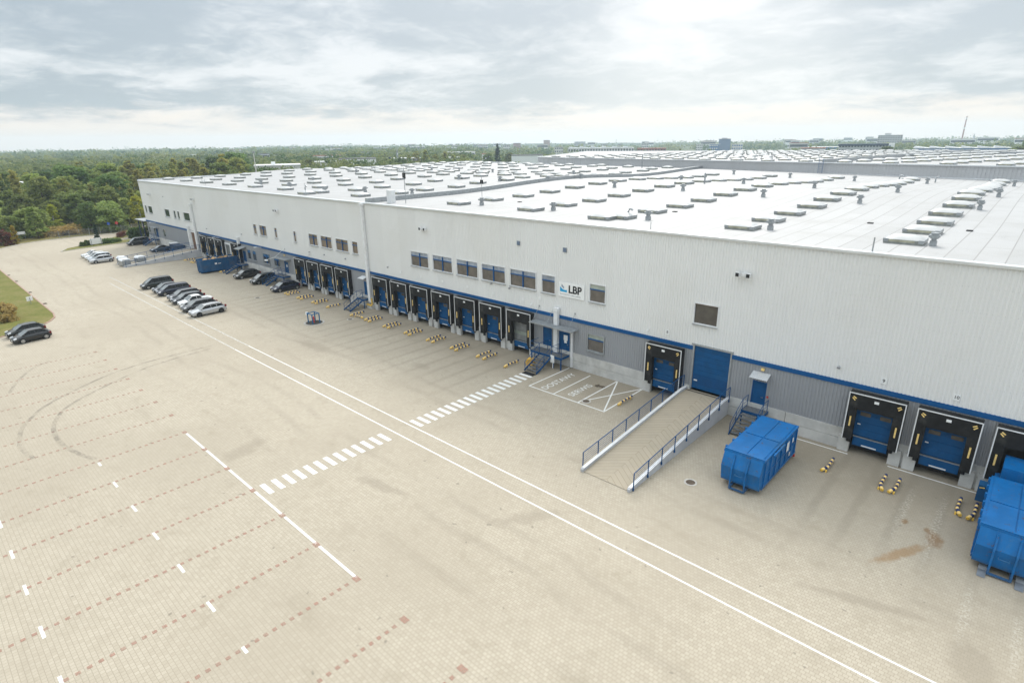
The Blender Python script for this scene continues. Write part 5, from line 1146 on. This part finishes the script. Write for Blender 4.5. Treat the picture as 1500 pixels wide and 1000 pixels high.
LAB = {'birch': ('slender yellow-green birch in the wood beyond the far road', 'birches of the wood beyond the road', 'birch_tree'), 'oak': ('broad dark green tree in the wood beyond the far road', 'dark broadleaf trees of the wood', 'oak_tree'),
       'maple': ('rounded mid-green tree in the wood beyond the far road', 'mid-green trees of the wood', 'maple_tree'), 'willow': ('low olive willow bush at the front of the wood', 'willow bushes fringing the wood', 'willow_bush'),
       'spruce': ('dark conifer rising among the leafy trees of the wood', 'conifers in the wood', 'spruce_tree'), 'sapling': ('young green tree at the edge of the wood', 'young trees at the wood edge', 'young_tree')}
def make_wood():
    # a few that stand out
    plant('spruce', -171.4, -9.7, 4.6, 'small dark spruce on the grass island behind the white board', name='spruce_tree', v=0)
    plant('cypress', -186.6, -23.3, 4.6, 'narrow golden cypress at the far left bend of the road', 'bush', name='golden_cypress')
    plant('redbush', -188.5, -26.0, 3.6, 'reddish-brown rounded bush at the left edge by the road', 'bush', name='red_bush', wide=1.1)
    plant('willow', -193.5, -25.2, 5.5, 'bright green bush behind the golden cypress and the red bush', 'bush', name='green_bush', v=1)
    plant('yellow', -206, -11.6, 7.6, 'bright yellow-green young tree, brightest crown in the wood', name='yellow_tree', v=0, wide=1.2)
    plant('yellow', -197, 7.5, 9.0, 'yellow birch showing against the left corner of the warehouse', name='yellow_tree', v=1)
    plant('sapling', -195.5, -17.5, 8.0, 'grey-green young tree right of the pale board at the wood edge', name='young_tree', v=0, wide=1.25)
    plant('oak', -195.5, -5.4, 8.2, 'dark bushy tree at the right end of the dry grass', name='bushy_tree', v=1, wide=1.0)
    plant('straw', -103.2, -36.9, 2.3, 'tall straw-coloured grass clump on the lawn at the left edge', 'grass clump', name='grass_clump', v=0)
    for i, (x, y, h, w) in enumerate(((-169.6, -13.0, 1.1, 1.1), (-170.2, -11.9, 1.3, 1.1), (-169.8, -8.6, 1.3, 1.2), (-169.9, -7.3, 1.2, 1.2), (-170.3, -6.0, 1.0, 1.2))): plant('hedge', x, y, h, 'low clipped green shrub in the bed around the little spruce', 'bush', 'shrubs on the grass island', 'low_shrub', w)
    for x, y in ((-180.2, -2.2), (-178.9, -3.2), (-181.6, -1.5)): plant('redbush', x, y, 1.3, 'low brownish shrub on the small island before the entrance', 'bush', 'shrubs before the entrance', 'low_shrub')
    for x, y in ((-201, -12.5), (-200, -9.5), (-199, -14.5), (-203, -8.2), (-197.5, -11.5)): plant('straw', x, y, 2.2, 'dry golden tuft in the clearing before the yellow-green tree', 'grass clump', 'dry tufts in the clearing', 'grass_clump', 1.5)
    for x, y in ((-176.2, .8), (-175.2, -.9), (-174.2, 2.5)): plant('hedge', x, y, 2.6, 'dark shrub under the entrance canopy at the far end', 'bush', 'shrubs by the entrance', 'entrance_shrub', .6)
    pts = [(-195.5, -17.5), (-195, -6.2), (-206, -11.6), (-197, 7.5), (-193.5, -25.2)]
    clear = lambda x, y: (-208 < x < -192 and -17 < y < -6)
    def ok(x, y, d): return all((x - a) ** 2 + (y - b) ** 2 > d * d for a, b in pts)
    r = random.Random(21); n = 0
    # the outline of the wood seen from the yard: y limits grow with distance
    for x0, x1, d, hmin, hmax, mixk in ((-194, -206, 4.6, 5.0, 8.5, ('willow', 'willow', 'sapling', 'willow', 'sapling')), (-206, -222, 5.8, 7, 11, ('maple', 'willow', 'maple', 'birch', 'sapling')), (-222, -250, 6.8, 11, 15, ('maple', 'oak', 'birch', 'birch', 'maple')), (-250, -318, 8.4, 13, 17.5, ('birch', 'oak', 'birch', 'maple', 'oak'))):
        for k in range(1400):
            x = r.uniform(x1, x0); lo = -44.6 + (-x) * .055 - 8; hi = -44.6 + (-x) * .40 + 6
            y = r.uniform(lo, hi)
            if x > -200 and y > 2 or clear(x, y) or not ok(x, y, d): continue
            if -330 < x < -300 and -14 < y < 12: continue
            kk = r.choice(mixk); h = r.uniform(hmin, hmax)
            az = (y + 44.6) / -x                       # taller birches stand to the right, next to the warehouse
            if x < -206: h *= .82 + .75 * min(.4, az)
            if x < -222 and az > .24 and r.random() < .6: kk = 'birch'
            pts.append((x, y)); lab, g, nm = LAB[kk]; plant(kk, x, y, h, lab, 'bush' if kk == 'willow' else 'tree', g, nm, r.uniform(1.05, 1.4)); n += 1
            if n > 270: return
make_wood()
def forest(name, spots, seed, per=26, clumps=5):
    """far-off wooded country seen as one mass: each tree is a handful of leaf clumps"""
    rs = np.random.RandomState(seed); C = []; S = []; TT = []
    for x, y, h, w in spots:
        tv = rs.random()
        for k in range(clumps):
            a = rs.random() * 6.28; q = w * .55 * rs.random(); f = .25 + .6 * rs.random() if k else .86
            C.append((x + q * math.cos(a), y + q * math.sin(a), h * f)); S.append(w * (.40 + .25 * rs.random()) * (1 if k else .6)); TT.append(tv)
    S = np.array(S); dist = np.hypot(np.array(C)[:, 0], np.array(C)[:, 1] + CAMD)
    rep = np.repeat(np.arange(len(C)), per); v, t = leaf_quads(rs, C, per, S, 1.0, .55); t = np.clip(np.array(TT)[rep] * .8 + t * .2, 0, 1)
    # leaf sprays grow with the clump they belong to
    ctr = v.reshape(-1, 4, 3).mean(1, keepdims=True); k = np.clip(S[rep] * .42, .5, 6.)[:, None, None]; v = (ctr + (v.reshape(-1, 4, 3) - ctr) * k).reshape(-1, 3)
    v[:, 2] = np.maximum(v[:, 2], -.05)
    return tag(link(name, quad_mesh(name, v, t, 'leaf_far')), kind='stuff')
def bearing(px): return YAW - math.atan((px - 750) / FPX / math.cos(PITCH) * 1.0)
def polar(px, d): a = bearing(px); return -math.sin(a) * d, -CAMD + math.cos(a) * d
def make_far_woods():
    r = random.Random(33); near = []; mid = []; town = []
    def blocked(x, y): return (-212 < x < 80 and -60 < y < 246 and not (x < -196 and y < -5)) or (-320 < x < -150 and y < -44.6 + (-x) * .42 + 6 and y > -44.6 + (-x) * .05 - 10) or any(abs(x - a) < w and abs(y - b) < w for a, b, w in CLEARINGS)
    u = 0
    while u < 9000:
        u += 1; d = 250 * (3100 / 250) ** r.random(); px = r.uniform(-160, 1680); x, y = polar(px, d)
        if blocked(x, y): continue
        s = max(6.5, d / 48); dens = 1.0 if px < 730 else .55
        # open fields
        if math.sin(x * .006 + 1.3) * math.sin(y * .0047 + .4) > (.45 if px < 700 else .2): continue
        if r.random() > dens: continue
        if px > 700 and d < 420: continue
        h = r.uniform(9, 15) * (1 if d < 900 else 1.05) * (.62 if px > 700 else 1.)
        (town if px > 730 else near if d < 900 else mid).append((x, y, h, s * r.uniform(.7, 1.15)))
    forest('far_woods', near, 1, 26, 6); forest('far_woods', mid, 2, 16, 4); forest('town_trees', town, 3, 14, 4)
    # low wooded ridge on the skyline
    mb = MB(); n = 120; v = []
    for i in range(n + 1):
        px = -900 + 2900 * i / n; a = YAW + R(62) - R(128) * i / n
        q = i / n; hh = 1.5 + 14 * math.exp(-((q - .50) / .13) ** 2) + 1.5 * math.sin(i * .37) + 1.0 * math.sin(i * 1.13 + 1) + 1.5 * r.random(); hh = max(.5, hh)
        for d, z in ((2750, -.1), (3000, hh * .75), (3200, hh), (3360, -1)): v.append((-math.sin(a) * d, -CAMD + math.cos(a) * d, z))
    mb.poly(v, [(4 * i + k, 4 * i + k + 1, 4 * i + 5 + k, 4 * i + 4 + k) for i in range(n) for k in range(3)], True); tag(mb.build('hills', 'far_hill'), kind='structure')
CLEARINGS = []
# ------------------------------------------------------------------ distant buildings
def block(name, label, cat, c, w, dep, h, wall, roof='roof_white', floors=0, cols=0, win='window_dark', rz=None, extra=None):
    """a building seen far off: walls, a roof slab with parapet, every window row of the lit fronts a mesh of its own"""
    x, y = c; rz = math.atan2(y + CAMD, x) - PI / 2 if rz is None else rz
    t = thing(name, label, cat, (x, y, -.05), rz); CLEARINGS.append((x, y, max(w, dep) * .5 + 6))
    mb = MB(); mb.box(-w / 2, 0, 0, w / 2, dep, h); mb.build('wall', wall, t)
    mb = MB(); mb.box(-w / 2 - .3, -.3, h, w / 2 + .3, dep + .3, h + .5); mb.build('roof', roof, t)
    if floors:
        fh = h / floors
        for f in range(floors):
            if cols:
                cw = w / cols
                if not f: mb = MB(); mb.box(-cw * .3, -.12, fh * .35, cw * .3, -.02, fh * .82); wm = mb.build('window', win, mesh_only=True)
                for k in range(cols): link('window', wm, t, (-w / 2 + cw * (k + .5), 0, fh * f))
            else: mb = MB(); mb.box(-w / 2 + .8, -.12, fh * (f + .4), w / 2 - .8, -.02, fh * (f + .78)); mb.build('window', win, t)
    if extra: extra(t, w, dep, h)
    return t
def make_background():
    B = block
    B('apartment_block', 'small pinkish tower block on the skyline just above the white roof edge', 'building', (-1009, 1066), 18, 14, 21, 'pink_wall', floors=6, cols=6)
    B('apartment_block', 'orange-tinted tower right of the pinkish block on the skyline', 'building', (-1207, 1422), 20, 16, 28, 'orange_wall', floors=8, cols=5)
    B('apartment_block', 'long pale slab block in the haze right of the orange tower', 'building', (-1067, 1405), 32, 14, 22, 'slab_wall', floors=6, cols=9)
    def saw(t, w, dep, h):
        for k in range(6): mb = MB(); x = -w / 2 + w * (k + .5) / 6; mb.prism([(x - w / 14, h + .5), (x + w / 14, h + .5), (x - w / 14, h + 2.2)], 1, 3, dep - 3); mb.build('roof_monitor', 'slab_wall', t)
    B('factory_hall', 'very long low pale factory with ridged roof behind the rear warehouse', 'building', (-508, 697), 96, 40, 12.6, 'pale_wall', floors=2, cols=24, extra=saw)
    B('brick_hall', 'low red brick hall right of the long pale factory', 'building', (-422, 693), 38, 24, 12, 'brick_wall', 'roof_red', floors=2, cols=10)
    B('office_block', 'small white office left of the blue cube tower', 'building', (-561, 1127), 13, 12, 13.5, 'pale_wall', floors=3, cols=4)
    B('office_block', 'low white and blue block touching the left of the blue cube tower', 'building', (-452, 958), 17, 14, 14.5, 'deep_blue_wall', floors=3, cols=5, win='pale_wall')
    B('office_tower', 'plain steel-blue cube tower above the rear roof', 'building', (-438, 964), 19, 18, 22.6, 'steel_blue_wall', 'roof_dark', extra=lambda t, w, d, h: MBbox('roof_plant', 'slab_wall', t, (-5, 4, h + .5, 4, 10, h + 2.2)))
    B('office_block', 'white block with blue end right of the blue cube tower', 'building', (-419, 972), 18, 14, 14, 'pale_wall', floors=3, cols=5, win='deep_blue_wall')
    B('storage_hall', 'flat white hall with a dark blue eaves line left of the navy office', 'building', (-277, 916), 60, 40, 9.2, 'deep_blue_wall', floors=0)
    def fin(t, w, dep, h):
        mb = MB(); mb.box(w / 2 + .01, -2, 0, w / 2 + 5, dep, h + .5); mb.build('stair_tower', 'sign_white', t); mb = MB(); mb.box(w / 2 + .6, -2.1, 1, w / 2 + 1.6, -2.01, h - 1); mb.build('stair_window', 'deep_blue_wall', t)
        mb = MB(); mb.box(-w / 2 - .5, -1.2, h - 1.4, w / 2, -.13, h + .45); mb.build('eaves', 'navy_wall', t)
    B('office_building', 'long navy-roofed office with white end tower on the right skyline', 'building', (-154, 638), 43, 16, 15.5, 'slab_wall', 'navy_wall', floors=4, cols=16, extra=fin)
    B('apartment_tower', 'tall grey grid-fronted tower behind the navy-roofed office', 'building', (-247, 1232), 38, 18, 25, 'tower_grey', floors=8, cols=10, extra=lambda t, w, d, h: MBbox('lift_house', 'tower_grey', t, (-9, 4, h + .5, 1, 12, h + 3.6)))
    B('factory_hall', 'long low white industrial hall along the far right skyline', 'building', (-88, 750), 84, 40, 9.6, 'deep_blue_wall', floors=0, extra=saw)
    B('storage_hall', 'small white hall with a rooftop box left of the warehouse roof trees', 'building', (-297, 100), 22, 18, 12.6, 'pale_wall', extra=lambda t, w, d, h: MBbox('roof_house', 'sign_white', t, (-3, 4, h + .5, -1, 6, h + 2.0)))
    B('storage_hall', 'white gabled shed beyond the far edge of the white roof', 'building', (-363, 167), 17, 14, 11.6, 'pale_wall')
    B('storage_hall', 'wide white hall with a dark strip roof beyond the roof edge', 'building', (-378, 200), 26, 18, 12.6, 'sign_white', 'roof_dark')
    B('office_block', 'low grey two-storey building below the lattice mast', 'building', (-383, 245), 26, 14, 11.5, 'grey_wall', floors=3, cols=8)
    B('house', 'white house among the trees left of the tall conifer', 'building', (-369, 322), 7, 8, 13, 'sign_white', 'roof_red', floors=2, cols=2)
    B('storage_hall', 'pale hall partly hidden by the trees in the middle distance', 'building', (-373, 289), 10, 12, 11, 'slab_wall')
    B('storage_hall', 'white low hall behind the left end of the rear warehouse', 'building', (-330, 331), 26, 14, 12, 'sign_white', 'roof_dark')
    for i, (x, y, w, h, lab) in enumerate(((-620, 740, 14, 14, 'tiny white house among hazy town trees left of the long factory'), (-841, 1197, 17, 16, 'hazy white villa above the long pale factory'), (-809, 1218, 12, 15, 'smaller hazy white villa just right of another'), (-759, 1249, 17, 16, 'hazy white block above the red brick hall'), (-959, 975, 16, 17, 'white block in the haze over the conifer'))): B('house', lab, 'building', (x, y), w, 12, h, 'pale_wall', 'roof_dark', floors=3, cols=4)
    B('glasshouse', 'white roofed shed glimpsed in a gap of the wood at far left', 'building', (-326, 3), 9, 10, 8.6, 'sign_white'); B('glasshouse', 'second white shed glimpsed beside the first in the wood gap', 'building', (-322, 14), 8, 9, 9.0, 'sign_white')
    B('storage_hall', 'far white shed in the haze above the birch tops', 'building', (-846, 262), 20, 14, 13, 'sign_white')
    rb = random.Random(12); far = 0
    while far < 48:
        d = rb.uniform(520, 2300); a = bearing(rb.choice((rb.uniform(380, 760), rb.uniform(760, 1500)))); x, y = -math.sin(a) * d, -CAMD + math.cos(a) * d
        if y < 260 or any((x - u) ** 2 + (y - v_) ** 2 < (w_ + 30) ** 2 for u, v_, w_ in CLEARINGS): continue
        g = rb.random(); wd = rb.uniform(14, 34)
        B('house' if wd < 22 else 'storage_hall', 'tiny pale building scattered among the trees of the far plain', 'building', (x, y), wd, rb.uniform(10, 18), rb.uniform(8, 12) + d / 200, rb.choice(('pale_wall', 'sign_white', 'slab_wall')), rb.choice(('roof_white', 'roof_white', 'roof_dark', 'roof_red')), floors=2)['group'] = 'pale buildings of the far plain'; far += 1
    def lattice(label, x, y, h, w, cat='mast'):
        t = thing('lattice_mast', label, cat, (x, y, 0)); mb = MB(); n = 10
        for k in range(n):
            z0, z1 = h * k / n, h * (k + 1) / n; w0, w1 = w * (1 - .75 * k / n), w * (1 - .75 * (k + 1) / n)
            for a in range(4):
                c0, s0 = math.cos(a * PI / 2 + .78), math.sin(a * PI / 2 + .78); c1, s1 = math.cos((a + 1) * PI / 2 + .78), math.sin((a + 1) * PI / 2 + .78)
                mb.bar((w0 * c0, w0 * s0, z0), (w1 * c0, w1 * s0, z1), .16); mb.bar((w0 * c0, w0 * s0, z0), (w1 * c1, w1 * s1, z1), .1)
        mb.build('lattice', 'galvanised', t); mb = MB(); mb.tube([(0, 0, h), (0, 0, h + 3)], .08, 5); mb.box(-.6, -.2, h * .8, .6, .2, h * .88); mb.build('antenna', 'sign_white', t)
    lattice('grey lattice radio mast standing over the low grey building', -385.5, 241, 18, 1.6)
    t = thing('lamp_mast', 'tall pale lighting mast beyond the left part of the white roof', 'mast', (-210, 49.5, 0)); mb = MB(); mb.tube([(0, 0, 0), (0, 0, 20)], .28, 8, r1=.14); mb.build('pole', 'pale_wall', t); mb = MB(); mb.box(-.8, -.25, 20, .8, .25, 20.5); mb.build('lamp_head', 'galvanised', t)
    for x, y, lab in ((-388.5, 236, 'left of two dark flues before the low grey building'), (-385, 233, 'right of two dark flues before the low grey building')):
        mb = MB(); mb.tube([(0, 0, 0), (0, 0, 12.5)], .7, 10); mb.tube([(0, 0, 12.5), (0, 0, 13)], .85, 10); tag(mb.build('flue', 'navy_wall', None, (x, y, 0)), lab, 'chimney')
    def chimney(label, x, y, h, r, m):
        t = thing('chimney', label, 'chimney', (x, y, 0)); mb = MB(); mb.tube([(0, 0, 0), (0, 0, h)], r, 12, r1=r * .6); mb.build('stack', m, t); mb = MB()
        mb.tube([(0, 0, h * .90), (0, 0, h * .96)], r * .72, 12); mb.tube([(0, 0, h * .6), (0, 0, h * .66)], r * .86, 12); mb.build('ring', 'sign_white', t)
    chimney('tall thin pinkish chimney on the right skyline', -154, 1347, 56, 1.5, 'chimney_red'); chimney('short grey chimney beside the tall pinkish one', -147, 1448, 25, 2.0, 'slab_wall')
def MBbox(name, m, parent, b): mb = MB(); mb.box(*b); mb.build(name, m, parent)
make_background()
def make_mid_trees():
    def at(k, px, d, h, lab, nm, wide=1., g=None): x, y = polar(px, d); CLEARINGS.append((x, y, 3)); plant(k, x, y, h, lab, 'tree', g, nm, wide)
    at('spruce', 735, 505, 21, 'tall dark pointed conifer rising above the white roof line', 'spruce_tree', .8)
    at('oak', 722, 500, 14, 'round dark tree left of the tall conifer', 'oak_tree', 1.1); at('oak', 750, 520, 14, 'round dark tree right of the tall conifer', 'oak_tree', 1.1)
    at('oak', 1446, 660, 23, 'big round tree on the skyline right of the chimneys', 'oak_tree', 1.5)
    at('birch', 905 + 70, 640, 14, 'small dark pointed tree before the red brick hall', 'birch_tree', 1.0)
    at('maple', 1250, 620, 14, 'olive tree before the left half of the navy-roofed office', 'maple_tree', 2.0)
    for px, d, h, w in ((618, 430, 15, 1.0), (628, 450, 17, 1.1), (640, 440, 18, 1.0), (652, 430, 15, 1.1), (676, 450, 14, 1.2), (690, 455, 14, 1.1), (664, 470, 16, 1.2)): at('birch', px, d, h, 'olive tree of the clump above the middle of the roof edge', 'birch_tree', w * 1.2, 'clump above the roof edge')
    for px, d, h in ((440, 345, 12.5), (448, 350, 12), (486, 400, 14), (455, 345, 11)): at('maple', px, d, h, 'green tree between the white sheds beyond the roof edge', 'maple_tree', 1.2, 'trees between the white sheds')
    at('birch', 304, 290, 13.5, 'lone olive tree just beyond the left part of the roof', 'birch_tree', 1.6)
    for px, d, h in ((1415, 560, 13), (1422, 565, 14), (1452, 560, 12), (1490, 580, 13), (1110, 600, 12), (985, 600, 12), (855, 560, 12), (838, 540, 12)): at('maple', px, d, h, 'tree peeping over the rear warehouse roof', 'maple_tree', 1.5, 'trees peeping over the rear roof')
make_mid_trees()
make_far_woods()
# ------------------------------------------------------------------ air
def make_haze():
    m = bpy.data.materials.new('haze'); m.use_nodes = True; T = NT(m.node_tree); T.n.clear()
    v = T.new('ShaderNodeVolumePrincipled'); v.inputs['Color'].default_value = (.72, .87, 1, 1); v.inputs['Density'].default_value = 2.1e-4; v.inputs['Anisotropy'].default_value = .3
    o = T.new('ShaderNodeOutputMaterial'); T.l.new(v.outputs[0], o.inputs['Volume']); M['haze'] = m
    mb = MB(); mb.box(-4300, -4300, -1.1, 4300, 4300, 90); tag(mb.build('haze', 'haze'), kind='stuff')
make_haze()
